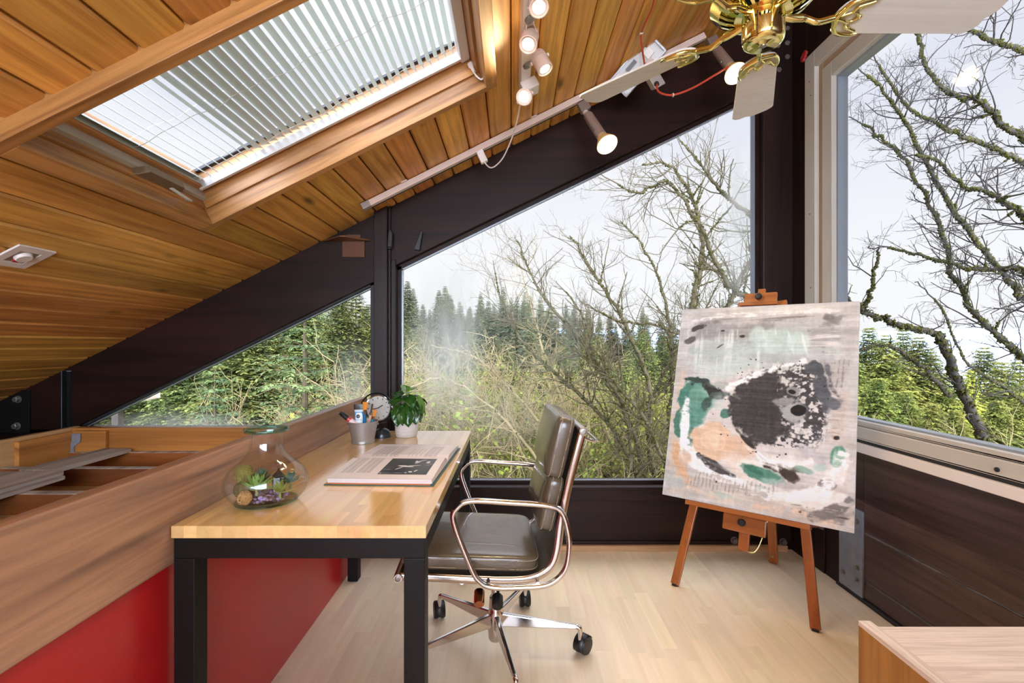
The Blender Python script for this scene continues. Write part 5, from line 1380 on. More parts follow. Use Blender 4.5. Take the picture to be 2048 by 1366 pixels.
# ================================================================== easel
EY = math.radians(-39.6); EO = Vector((1.035, 2.19, 0)); LEAN = math.radians(16.4)
def easel():
    t = thing('easel', 'orange-stained wooden tripod easel holding the large abstract canvas', 'easel', EO, (0, 0, EY))
    ew = wood('orange_stained_beech', rgb(172, 100, 46), rgb(128, 66, 24), rough=.35, axis='z', grain=26, gstr=.6, blotch=.12, coat=.2)
    ewx = wood('orange_stained_beech_crosswise', rgb(172, 100, 46), rgb(128, 66, 24), rough=.35, axis='x', grain=26, gstr=.6, blotch=.12, coat=.2)
    up = Vector((0, math.sin(LEAN), math.cos(LEAN))); nf = Vector((0, -math.cos(LEAN), math.sin(LEAN)))     # along the board, out of its face
    q0 = Vector((0, .128, .415))                                       # behind the canvas foot
    def at(u, s, n=0): return q0 + Vector((u, 0, 0)) + up * s + nf * n
    for s, nm in ((-1, 'leg'), (1, 'leg')):
        m = MB(); m.bar(Vector((s * .297, 0.0, .006)), at(s * .095, 1.05, -.02), .040, .020, nf); m.build(nm, ew, t, bevel=.003)
        m = MB(); m.box(s * .297 - .012, s * .297 + .012, -.012, .012, .0004, .012); m.build('foot', M['black_plastic'], t, bevel=.002)
    m = MB(); m.bar(Vector((.028, .575, .006)), at(.0, .95, -.06), .044, .020, (0, -1, .4)); rl = m.build('rear_leg', ew, t, bevel=.004)
    m = MB(); m.lathe([(0, 0), (.006, 0), (.006, .003), (0, .004)], 14, Vector((.027, .553, .045)), (0, -1, .3)); m.build('screw', M['bolt'], rl)
    m = MB(); m.bar(at(0, -.195, .0), at(0, 1.05, .0), .046, .020, nf); m.build('mast', ew, t, bevel=.003)
    # canvas shelf: long ledge with a backing block and knob
    m = MB(); m.obox(at(0, -.028, .030), (1, 0, 0), nf, up, .268, .034, .011); m.build('shelf', ewx, t, bevel=.002)
    m = MB(); m.obox(at(0, -.077, .0205), (1, 0, 0), nf, up, .095, .009, .038); b = m.build('shelf_block', ewx, t, bevel=.006)
    m = MB(); c = at(-.005, -.070, .030); m.lathe([(.008, 0), (.008, .008), (.016, .010), (.0165, .022), (.013, .026), (0, .027)], 20, c, nf); m.build('knob', M['black_plastic'], b)
    # sliding top clamp
    H = 1.002
    m = MB(); m.obox(at(0, H + .012, .028), (1, 0, 0), nf, up, .088, .034, .0095); cl = m.build('clamp_ledge', ewx, t, bevel=.002)
    m = MB(); m.obox(at(0, H + .048, .020), (1, 0, 0), nf, up, .078, .009, .034); cb = m.build('clamp_block', ewx, t, bevel=.006)
    m = MB(); m.lathe([(.008, 0), (.008, .008), (.016, .010), (.0165, .022), (.013, .026), (0, .027)], 20, at(-.004, H + .055, .029), nf); m.build('knob', M['black_plastic'], cb)
    m = MB(); m.bar(at(0, 1.0, .0), at(0, H + .112, .0), .036, .018, nf); m.build('mast_top', ew, t, bevel=.004)
    o = at(0.0, H + .012, .0625); Mx = Matrix.Translation(o) @ Matrix(((1, 0, 0, 0), (0, up.y, nf.y, 0), (0, up.z, nf.z, 0), (0, 0, 0, 1)))
    bucket.text('MEEDEN', .016, 'stamped_lettering', plain('burnt_stamp', rgb(112, 58, 24), rough=.6), cl, Mx)
    # brass chain between mast and rear leg
    m = MB(); a = at(.018, -.190, .006); b2 = Vector((.035, .40, .285)); n = 44
    for k in range(n):
        s = k / (n - 1); p = a.lerp(b2, s) + Vector((0, 0, -.075 * math.sin(PI * s) * (1 - .3 * s)))
        m.ball(p, .0032, 7, 5, (1, 1, 1.5))
    m.build('chain', M['brass'], t)
    return at, up, nf
easel()

# ================================================================== painting
def painting():
    Wc, Hc, TH = .813, 1.016, .034
    t = thing('abstract_painting', 'large unframed abstract canvas in grey, blush, green and black paint on the easel', 'painting', (1.093, 2.235, .4155), (0, 0, EY))
    up = Vector((0, math.sin(LEAN), math.cos(LEAN))); nf = Vector((0, -math.cos(LEAN), math.sin(LEAN)))
    c = up * (Hc / 2) - nf * (TH / 2 + .0005)
    MB().obox(c, (1, 0, 0), nf, up, Wc / 2, TH / 2, Hc / 2).build('canvas_sides', plain('primed_canvas_edge', rgb(214, 204, 196), rough=.8, var=.1, vscale=9), t, bevel=.002)
    nu, nv = 400, 500
    U, V = np.meshgrid(np.linspace(0, 1, nu + 1), np.linspace(0, 1, nv + 1))         # V from the foot up
    # artwork coordinates: x 0..100 across, y 0..125 down
    x = U * 100; y = (1 - V) * 125
    rs = np.random.RandomState(7)
    def vnoise(sx, sy, seed, oct=4):
        out = np.zeros(x.shape); amp = 1; tot = 0; r = np.random.RandomState(seed)
        for o in range(oct):
            gx = x / sx * 2 ** o; gy = y / sy * 2 ** o
            n_ = 512; tab = r.rand(n_, n_)
            ix = np.floor(gx).astype(int); iy = np.floor(gy).astype(int); fx = gx - ix; fy = gy - iy
            fx = fx * fx * (3 - 2 * fx); fy = fy * fy * (3 - 2 * fy)
            g = lambda a, b: tab[a % n_, b % n_]
            v = (g(ix, iy) * (1 - fx) + g(ix + 1, iy) * fx) * (1 - fy) + (g(ix, iy + 1) * (1 - fx) + g(ix + 1, iy + 1) * fx) * fy
            out += v * amp; tot += amp; amp *= .55
        return out / tot
    A = lambda h: np.array([int(h[i:i + 2], 16) for i in (0, 2, 4)]) / 255.0
    n1 = vnoise(14, 9, 1); n2 = vnoise(5, 5, 2); n3 = vnoise(30, 2.2, 3); n4 = vnoise(2.0, 30, 4); n5 = vnoise(2.2, 2.2, 5, 3); n6 = vnoise(18, 1.1, 9, 3)
    col = A('bdb6b1')[None, None] + (n1[..., None] - .5) * np.array([.16, .16, .17]) + (n3[..., None] - .5) * .16
    def over(mask, c): 
        nonlocal col
        c = A(c) if isinstance(c, str) else c
        col = col * (1 - mask[..., None]) + c * mask[..., None]
    def ell(cx, cy, rx, ry, rot=0, rough=.25, soft=.10, nz=None):
        nz = n2 if nz is None else nz
        r = math.radians(rot); dx = x - cx; dy = y - cy
        a = (dx * math.cos(r) + dy * math.sin(r)) / rx; b = (-dx * math.sin(r) + dy * math.cos(r)) / ry
        d = np.sqrt(a * a + b * b) + (nz - .5) * rough * 2.4
        return np.clip((1 - d) / soft, 0, 1)
    def rect(x0, x1, y0, y1, soft=2.0, rough=5.0, nz=None):
        nz = n2 if nz is None else nz
        w = (nz - .5) * rough * 2
        return np.clip((x - x0 + w) / soft, 0, 1) * np.clip((x1 - x + w) / soft, 0, 1) * np.clip((y - y0 + w) / soft, 0, 1) * np.clip((y1 - y + w) / soft, 0, 1)
    def strokes(mask, c, scale=1.0, thr=.5, nz=None):
        nz = n6 if nz is None else nz
        over(mask * np.clip((nz - thr) * 6 * scale, 0, 1), c)
    def stroke(pts, w, c, op=.95, rough=2.6, soft=1.2, streak=.55):
        d = np.full(x.shape, 1e9)
        for (x0, y0), (x1, y1) in zip(pts, pts[1:]):
            dx, dy = x1 - x0, y1 - y0; t_ = np.clip(((x - x0) * dx + (y - y0) * dy) / (dx * dx + dy * dy), 0, 1)
            d = np.minimum(d, np.hypot(x - x0 - t_ * dx, y - y0 - t_ * dy))
        m = np.clip((w - d + (n2 - .5) * rough * 2) / soft, 0, 1)
        m = m * (1 - streak * np.clip((n6 * .5 + n5 * .5 - .47) * 9, 0, 1))
        over(m * op, c)
    # ground: greyer at the top, blush towards the foot and edges
    over(rect(6, 94, 6, 40, 6, 8) * .7, 'b0acaa'); over(rect(8, 78, 14, 48, 6, 8) * .7, 'a9b0aa')
    over(rect(0, 9, 40, 112, 4, 5) * .45, 'd2b296'); over(rect(88, 100, 50, 118, 5, 5) * .4, 'cdb8a8')
    over(rect(0, 100, 108, 125, 5, 8) * .4, 'd8c3b0'); over(rect(0, 100, 0, 7, 4, 6) * .35, 'd8cabc')
    over(rect(10, 92, 36, 108, 8, 8) * .5, 'd6c9c1')
    strokes(rect(8, 96, 4, 12, 3, 4) * .7, '8d8580', 1, .52)
    # upper-left grey wash with scraped brushwork
    over(rect(8, 58, 9, 24, 4, 6) * .75, '8f8886'); strokes(rect(5, 60, 14, 44, 4, 5) * .7, 'd4d5d0', 1, .55, n4)
    strokes(rect(6, 46, 22, 44, 4, 5) * .7, '9aa39c', 1, .5, n6)
    # pale green fan of strokes
    for i, cx in enumerate((50, 57, 64, 71)):
        over(ell(cx, 22 + i * .8, 6.5, 10 - i * .5, -14, .12, .25) * .85, np.array([.70, .745, .715]) + .04 * (i % 2))
        over(ell(cx + 3.2, 22 + i, 1.0, 9, -14, .1, .5) * .6, 'dfe2dc')
    over(ell(38, 30, 16, 5, -14, .3, .4) * .6, 'b3bdb6'); over(ell(30, 43, 18, 6, -18, .3, .4) * .55, 'b0bbb4')
    over(rect(74, 94, 12, 26, 4, 5) * .6, '9a938f'); strokes(rect(72, 92, 14, 30, 3, 4) * .9, 'cfc8c2', 1, .5)
    over(ell(87, 10, 5.5, 3.0, 30, .4, .4) * .9, '7d7874'); over(ell(84, 30, 9, 5, 0, .2, .3) * .6, 'b9bab5')
    # dark marks top left, thin dark strokes
    over(ell(12, 13.5, 7, 2.0, -20, .55, .3), '4a4644'); over(ell(8, 22, 4.0, 2.4, -25, .6, .4) * .9, '56504d')
    over(ell(28, 16, 1.6, .8, 0, .4, .4), '3d3836'); over(ell(40, 20, 2.0, 1.2, 0, .3, .4), '3a3533'); over(ell(27, 26.5, 3, .7, -35, .4, .5) * .8, '4a4543')
    over(ell(62, 8.5, 20, .9, -2, .5, .7) * .6, '6c6460'); over(ell(24, 8.5, 16, .8, -3, .5, .7) * .6, '8a827c')
    # hatched brown panels at the right and left
    hat = np.clip((np.sin(y * 2.6 + (n2 - .5) * 6) - .1) * 1.4, 0, 1) * np.clip((n5 - .35) * 5, 0, 1)
    hat2 = np.clip((np.sin(x * 2.8 + y * .25 + (n2 - .5) * 5) - .1) * 1.4, 0, 1) * np.clip((n5 - .35) * 5, 0, 1)
    over(rect(76, 96, 34, 52, 2, 4) * (.25 + .6 * hat2), '8f867f'); over(rect(86, 95, 50, 78, 2, 3) * (.15 + .5 * hat), 'a98f7c')
    over(rect(80, 92, 26, 33, 2, 3) * hat * .7, '8c857e')
    # green mass left
    over(ell(13, 60, 9.5, 12, 8, .25, .12), '4f7a6c'); over(ell(18, 62, 9, 12, -10, .25, .2) * .8, '6f9384'); over(ell(9, 78, 7, 12, -6, .28, .12), '527768')
    over(ell(16, 74, 7, 9, 0, .3, .35) * .9, '5d8a7c'); over(ell(10, 80, 3.5, 8, -10, .3, .5) * .85, 'a9bcb2'); over(ell(20, 56, 4, 5, 0, .3, .5) * .7, '86a698')
    over(ell(14, 49.5, 8, 2.0, 5, .6, .3), '3b4a44'); over(ell(24, 56, 8, 3.2, 30, .65, .3), '2f2f2d'); over(ell(22, 64, 3.0, 5, 10, .6, .4) * .8, '3a4a44')
    over(ell(30, 58, 7, 1.8, -8, .5, .5) * .8, '56605a'); over(ell(29, 64, 4, 6, 0, .4, .5) * .5, 'b7c2bb'); over(ell(33.5, 70, 3.6, 3.6, 0, .35, .2), '55796c')
    over(ell(15, 90, 4.0, 4.5, 30, .45, .3) * .9, '47605a')
    over(ell(30, 52, 10, 2.5, 0, .5, .5) * .45, '7f8a82')
    # blush round
    over(ell(27, 88, 14.5, 12.5, 0, .22, .12), 'd3b297'); over(ell(42, 90, 12, 9, 20, .3, .3) * .8, 'd0ad92'); over(ell(28, 86, 8, 7, 0, .3, .4) * .6, 'dfc3a8')
    rr = np.sqrt((x - 28) ** 2 + ((y - 87) * 1.15) ** 2); over(np.clip(np.sin(rr * 1.5 + n2 * 7) - .55, 0, 1) * ell(28, 87, 12, 11, 0, .1, .3) * .8, 'e6d2bd')
    over(ell(45, 100, 14, 7, 25, .3, .4) * .7, 'e2cfbf'); over(ell(62, 97, 22, 7, -10, .35, .4) * .75, 'e7ddd6')
    # near-black bloom with a ragged right-hand side
    ang = np.arctan2(y - 63, x - 57); rad = np.sqrt((x - 57) ** 2 + (y - 63) ** 2)
    ray = vnoise(3, 3, 12, 3)
    bloom = ell(55, 64, 20, 22, -6, .22, .10); over(bloom, '454140')
    over(bloom * np.clip(np.sin(ang * 16 + ray * 9) * .8, 0, 1) * .30 * np.clip(rad / 22, 0, 1), '6b6664')
    lace = ell(76, 63, 12, 25, -6, .35, .18, n5); over(lace * np.clip((n5 - .42) * 9, 0, 1), '4b494b'); over(lace * np.clip((.47 - n5) * 9, 0, 1) * .8, 'cbc5c0')
    over(ell(70, 42, 14, 6.5, 4, .5, .2, n5) * np.clip((n5 - .45) * 9, 0, 1), '4a4746'); over(ell(80, 40, 6, 4.5, 20, .4, .2), '57585b'); over(ell(84, 52, 3.6, 12, -14, .35, .25), '5b5c60'); over(ell(89, 59, 4.5, 3, 30, .35, .3), '66676a')
    over(ell(66, 60, 6, 3, -10, .4, .3), '8c8984'); over(ell(71, 66, 7, 6.5, 0, .3, .3), 'a5a29d'); over(ell(69, 53.5, 4, 2.6, 10, .5, .25), '8f8c88'); over(ell(73, 64.5, 4.2, 3.4, -5, .15, .15), '1f1c1b'); over(ell(69, 54, 2.2, 1.4, 10, .3, .3), '2a2727')
    over(ell(77, 76, 5, 1.6, -25, .4, .4) * .8, 'd6cfc9'); over(ell(67, 83, 14, 4, -3, .6, .2, n5) * np.clip((n5 - .47) * 9, 0, 1), '413d3c')
    over(ell(47, 85, 7, 1.4, 42, .4, .4), '3b3735'); over(ell(42, 80, 3, 1.2, 40, .4, .4) * .8, '5a5048'); over(ell(55, 93, 5, .8, 35, .4, .4) * .8, '4a4542')
    over(ell(80, 88, 9, 4, 30, .4, .5) * .5, 'b0a9ab'); over(ell(44, 50, 9, 6, -20, .5, .3, n5) * np.clip((n5 - .56) * 12, 0, 1) * .8, '403c3a')
    over(ell(91, 78, 1.8, 1.8, 0, .5, .3), '37312f'); over(ell(92, 88, 3.8, 7.5, 8, .25, .25), '5f8a74'); over(ell(90.5, 89, 1.2, 6, 8, .3, .5) * .7, 'b8c9bd'); over(ell(84, 95, 4, 2.5, -20, .4, .4) * .7, 'a6bbae')
    over(ell(87, 103, 4.5, 3.8, 0, .5, .25), '4b4242'); over(ell(88, 113, .9, 6, 3, .4, .6) * .6, 'a08878')
    # white swag, green lower stroke
    over(ell(30, 106, 22, 4.5, 18, .25, .3) * .9, 'e9e2de'); over(ell(10, 84, 2.6, 16, 4, .3, .3) * .9, 'e8e2dd'); over(ell(84, 112, 18, 6, -8, .3, .3) * .85, 'e6dcd5'); over(ell(56, 110, 14, 4, 6, .35, .3) * .7, 'e3dad3')
    over(ell(28, 101, 12, 2.3, 22, .4, .4), '6c6766'); strokes(ell(28, 101, 12, 2.6, 22, .3, .3), '3d3a3b', 1, .5)
    over(ell(57, 103, 12, 4.4, 14, .28, .2), '5c8474'); over(ell(52, 101, 7, 2, 20, .3, .4) * .8, '3d6c5c'); over(ell(62, 106, 7, 2.5, 0, .4, .5) * .8, 'a6bbb0')
    over(ell(70, 101, 6, 3.4, 30, .5, .3), '4b4038'); over(ell(68, 97, 8, 1.8, 12, .5, .4) * .8, '5d5a50'); over(ell(77, 97, 5, 2, 10, .4, .4) * .8, '7f9a8a'); over(ell(60, 96.5, 6, 1.2, 8, .5, .5) * .7, '544c46')
    over(ell(56, 112, 5, 3, 0, .4, .5) * .6, 'a9bdb2')
    # lower band: hatch, blush and green washes
    over(rect(14, 66, 107, 117, 2, 4) * (.15 + .6 * hat2), '8f8a84'); over(rect(70, 90, 114, 121, 2, 3) * hat * .7, '89847d'); over(rect(5, 16, 96, 112, 2, 4) * .5, 'cf9f79')
    over(ell(36, 119, 12, 2.5, 4, .3, .5) * .6, 'a6b5aa'); over(ell(8, 116, 8, 4, 10, .4, .5) * .5, 'a7b0ae'); over(ell(92, 118, 8, 4, -20, .5, .4) * .85, '8d8580'); strokes(ell(92, 118, 9, 5, -20, .4, .4), '5f5855', 1, .55)
    over(ell(76, 119.5, .9, .9, 0, .1, .3), '262120'); over(ell(32, 111.5, .7, .7, 0, .1, .3), '4a4543'); over(ell(60, 112, 1.0, .8, 0, .1, .3) * .8, '6a5a50')
    over(ell(88, 106, 3.5, 14, 6, .25, .3) * .55, 'e6dad2')
    stroke([(9.5, 64), (7.5, 78), (11, 91), (20, 99), (32, 107), (46, 109)], 2.6, 'f4eeea')
    stroke([(53, 113), (64, 114), (76, 111), (87, 106), (93, 97), (95, 86)], 3.4, 'efe6e0')
    stroke([(34, 54), (48, 45), (62, 39), (74, 36)], 2.3, 'ece4df')
    stroke([(8, 9), (26, 5.5), (52, 6), (80, 4.5), (94, 7)], 1.4, 'e4dcd6', .8); stroke([(12, 11), (34, 9), (56, 10), (74, 8)], .7, '6f6864', .75)
    stroke([(20, 97), (26, 102), (34, 105), (42, 106.5)], 1.7, '4a4546', .95, 1.2, .8, .75)
    stroke([(5, 92), (7, 104), (15, 113)], 2.4, 'cfa27d', .8); stroke([(16, 118), (44, 121.5), (72, 120), (90, 122)], 1.5, 'dcbfa8', .8)
    stroke([(82, 121), (90, 117), (97, 110)], 2.8, '7c7572', .9, 2.2, 1, .6); stroke([(46, 88), (58, 95), (70, 97), (80, 92)], 1.5, 'efe8e2', .8)
    stroke([(86, 38), (88, 50), (93, 58)], 1.6, '626166', .9, 1.8); stroke([(31, 64), (36, 58), (41, 60)], 1.2, 'c9d0ca', .8)
    stroke([(12, 52), (17, 49), (23, 52), (28, 57), (25, 62)], .9, '2e2c2b', .9, 2.0); stroke([(58, 98), (66, 101), (72, 105)], 1.0, '3c352f', .9, 2.0)
    stroke([(8, 38), (24, 41), (40, 36), (52, 38)], 2.6, 'bcc3bd', .6); stroke([(10, 30), (28, 31), (46, 26)], 2.2, 'a3a9a4', .6); stroke([(76, 17), (86, 13), (93, 8)], 1.6, '8d8783', .8)
    stroke([(30, 108), (44, 112), (58, 114)], 2.0, 'a79f97', .7, 1.5, .8, .85)
    rs2 = np.random.RandomState(3)
    for k in range(46):
        a = rs2.rand() * 6.28; r_ = 23 + rs2.rand() * 10; over(ell(57 + r_ * math.cos(a), 63 + r_ * math.sin(a) * .95, .25 + rs2.rand() * .5, .25 + rs2.rand() * .4, 0, .1, .4), '3c3837')
    col = col + (vnoise(1.2, 1.2, 21, 2)[..., None] - .5) * .05 + (n6[..., None] - .5) * .10 + (n4[..., None] - .5) * .05
    lum = col.mean(-1)
    relief = (n6 - .5) * .0012 + (n5 - .5) * .0012 + np.clip(.45 - lum, 0, .3) * .002
    edge = np.minimum(np.minimum(U, 1 - U), np.minimum(V, 1 - V)); relief = relief * np.clip(edge / .01, 0, 1)
    col = np.clip(.535 + (np.clip(col, 0, 1) - .5) * 1.22, 0, .97) * np.array([.94, .96, .97])
    pos = np.zeros(U.shape + (3,))
    for a in range(3): pos[..., a] = (U - .5) * Wc * (1, 0, 0)[a] + V * Hc * up[a] + (relief + .0004) * nf[a]
    page_mesh('painted_face', pos, srgb2lin(col), nu, nv, vcol_mat('acrylic_paint', rough=.5, spec=.35), t)
painting()

# ================================================================== low cabinet, near right corner
def cabinet():
    t = thing('low_cabinet', 'low oak cabinet with whitewashed top at the near right corner', 'cabinet', (.714, .10, 0))
    side = wood('orange_oak_side', rgb(176, 122, 54), rgb(132, 82, 26), rough=.45, axis='z', grain=26, gstr=.8, blotch=.12)
    top = wood('whitewashed_oak_top', rgb(232, 216, 203), rgb(186, 162, 146), rough=.5, axis='x', grain=80, gstr=.8, blotch=.06)
    topy = wood('whitewashed_oak_edge', rgb(232, 216, 203), rgb(186, 162, 146), rough=.5, axis='y', grain=80, gstr=.8, blotch=.06)
    MB().box(0, .03, 0, .891, 0, .612).build('side_panel', side, t, bevel=.001)
    MB().box(.86, .89, 0, .891, 0, .612).build('side_panel', side, t, bevel=.001)
    MB().box(.03, .86, .866, .885, .02, .60).build('back_panel', side, t)
    MB().prism([(0, .612), (.032, .612), (.032, .615), (.024, .622), (0, .622)], 'y', 0, .891).build('top_edge', topy, t, bevel=.001)
    MB().box(.032, .89, 0, .885, .588, .613).build('top', top, t, bevel=.001)
    for i in range(3):
        z = .03 + i * .19
        d = MB().box(.032, .858, -.018, 0, z, z + .18).build('drawer', side, t, bevel=.002)
        MB().tube([(.35, -.018, z + .09), (.35, -.04, z + .09), (.54, -.04, z + .09), (.54, -.018, z + .09)], .005, 8).build('handle', M['bolt'], d)
cabinet()
# ================================================================== outside: hillside, firs, bare mossy trees
def ground_z(x, y):
    q = x / max(y, 1.0)
    z = -5.6 + 4.6 * max(0, min(1, (y - 22) / 48)) ** 1.2
    z -= 16 * max(0, min(1, (q - .55) / .5)) * max(0, min(1, (y - 12) / 40))
    z += .5 * noise.noise(Vector((x * .12, y * .12, 3)))
    return z
def hillside():
    mb = MB(); v = []; ys = [3.2 * (1.075 ** i) for i in range(52)]; nx = 72
    for y in ys:
        for k in range(nx + 1):
            x = (k / nx - .48) * 3.6 * (y + 8); v.append((x, y, ground_z(x, y)))
    f = [(i * (nx + 1) + k, i * (nx + 1) + k + 1, (i + 1) * (nx + 1) + k + 1, (i + 1) * (nx + 1) + k) for i in range(len(ys) - 1) for k in range(nx)]
    mb.add(v, f, 0, True)
    m, nt, b, N, L = new_mat('hillside_grass')
    tc = N('ShaderNodeTexCoord'); nz = N('ShaderNodeTexNoise'); nz.inputs['Scale'].default_value = .5; nz.inputs['Detail'].default_value = 9; nz.inputs['Roughness'].default_value = .7
    L(tc.outputs['Object'], nz.inputs['Vector']); cr = N('ShaderNodeValToRGB')
    cr.color_ramp.elements[0].position = .35; cr.color_ramp.elements[0].color = rgb(58, 62, 30); cr.color_ramp.elements[1].position = .62; cr.color_ramp.elements[1].color = rgb(112, 100, 62)
    L(nz.outputs['Fac'], cr.inputs[0]); L(cr.outputs[0], b.inputs['Base Color']); b.inputs['Roughness'].default_value = 1; b.inputs['Specular IOR Level'].default_value = 0
    o = mb.build('hillside', m, smooth=True, angle=180); tag(o, 'brushy olive hillside falling away below the windows', 'hillside', kind='structure')
    # far valley and ranges, distance haze painted into their colours
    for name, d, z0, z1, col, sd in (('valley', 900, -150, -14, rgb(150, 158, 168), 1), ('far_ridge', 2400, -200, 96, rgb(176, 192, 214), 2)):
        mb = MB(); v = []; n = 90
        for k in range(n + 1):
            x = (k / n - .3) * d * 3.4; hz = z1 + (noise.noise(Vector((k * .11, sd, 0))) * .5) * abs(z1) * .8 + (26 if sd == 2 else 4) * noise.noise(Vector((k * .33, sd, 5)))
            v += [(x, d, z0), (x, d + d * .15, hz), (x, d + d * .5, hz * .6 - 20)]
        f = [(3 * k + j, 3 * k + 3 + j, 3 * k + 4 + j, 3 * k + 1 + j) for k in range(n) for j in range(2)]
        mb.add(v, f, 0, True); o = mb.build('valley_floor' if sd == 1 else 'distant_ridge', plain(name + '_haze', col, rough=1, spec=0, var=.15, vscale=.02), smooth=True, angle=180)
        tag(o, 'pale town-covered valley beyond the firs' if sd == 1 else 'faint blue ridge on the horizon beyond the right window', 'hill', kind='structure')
hillside()

def np_mesh(name, verts, quads, mat, parent=None, smooth=False):
    me = bpy.data.meshes.new(name); verts = np.asarray(verts, np.float32).reshape(-1, 3); quads = np.asarray(quads, np.int32).reshape(-1, 4)
    me.vertices.add(len(verts)); me.vertices.foreach_set('co', verts.ravel())
    me.loops.add(quads.size); me.loops.foreach_set('vertex_index', quads.ravel())
    me.polygons.add(len(quads)); me.polygons.foreach_set('loop_start', np.arange(len(quads), dtype=np.int32) * 4)
    if smooth: me.polygons.foreach_set('use_smooth', np.ones(len(quads), bool))
    me.update(calc_edges=True); me.materials.append(mat)
    o = bpy.data.objects.new(name, me); C.objects.link(o)
    if parent: o.parent = parent
    return o
def leaf_mat(name, c0, c1, scale=1.2, obvar=.25, transl=.25):
    m, nt, b, N, L = new_mat(name)
    tc = N('ShaderNodeTexCoord'); nz = N('ShaderNodeTexNoise'); nz.inputs['Scale'].default_value = scale; nz.inputs['Detail'].default_value = 5
    L(tc.outputs['Object'], nz.inputs['Vector']); cr = N('ShaderNodeValToRGB'); cr.color_ramp.elements[0].position = .36; cr.color_ramp.elements[1].position = .64
    cr.color_ramp.elements[0].color = c0; cr.color_ramp.elements[1].color = c1; L(nz.outputs['Fac'], cr.inputs[0])
    oi = N('ShaderNodeObjectInfo'); mr = N('ShaderNodeMapRange'); mr.inputs['To Min'].default_value = 1 - obvar; mr.inputs['To Max'].default_value = 1 + obvar; L(oi.outputs['Random'], mr.inputs['Value'])
    hs = N('ShaderNodeHueSaturation'); L(cr.outputs[0], hs.inputs['Color']); L(mr.outputs[0], hs.inputs['Value']); 
    m2 = N('ShaderNodeMapRange'); m2.inputs['To Min'].default_value = .48; m2.inputs['To Max'].default_value = .515; L(oi.outputs['Random'], m2.inputs['Value']); L(m2.outputs[0], hs.inputs['Hue'])
    L(hs.outputs[0], b.inputs['Base Color']); b.inputs['Roughness'].default_value = .8; b.inputs['Specular IOR Level'].default_value = .15
    return m
BARK = plain('grey_brown_bark', rgb(72, 64, 48), rough=.95, spec=.1, var=.3, vscale=12)
BARK_TAN = plain('tan_twigs', rgb(122, 107, 76), rough=.9, spec=.1, var=.25, vscale=2)
BARK_OLIVE = plain('olive_twigs', rgb(96, 88, 50), rough=.9, spec=.1, var=.3, vscale=2)
BARK_DARK = plain('dark_lichen_bark', rgb(52, 47, 43), rough=.95, spec=.1, var=.35, vscale=6)
MOSS = plain('yellow_green_moss', rgb(60, 58, 30), rough=1, spec=0, var=.4, vscale=7)
FIR = leaf_mat('fir_needles', rgb(50, 62, 34), rgb(108, 112, 54), .9)
FIR_BLUE = leaf_mat('blue_green_needles', rgb(52, 74, 52), rgb(116, 132, 78), 1.4)
FIR_FAR = leaf_mat('hazed_fir_needles', rgb(70, 80, 62), rgb(112, 116, 78), .9)  # fir green lightened and greyed to paint in distance haze
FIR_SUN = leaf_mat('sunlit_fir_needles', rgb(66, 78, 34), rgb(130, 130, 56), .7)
FIR_YEL = leaf_mat('yellow_green_needles', rgb(126, 132, 44), rgb(166, 166, 64), 1.0, .05)

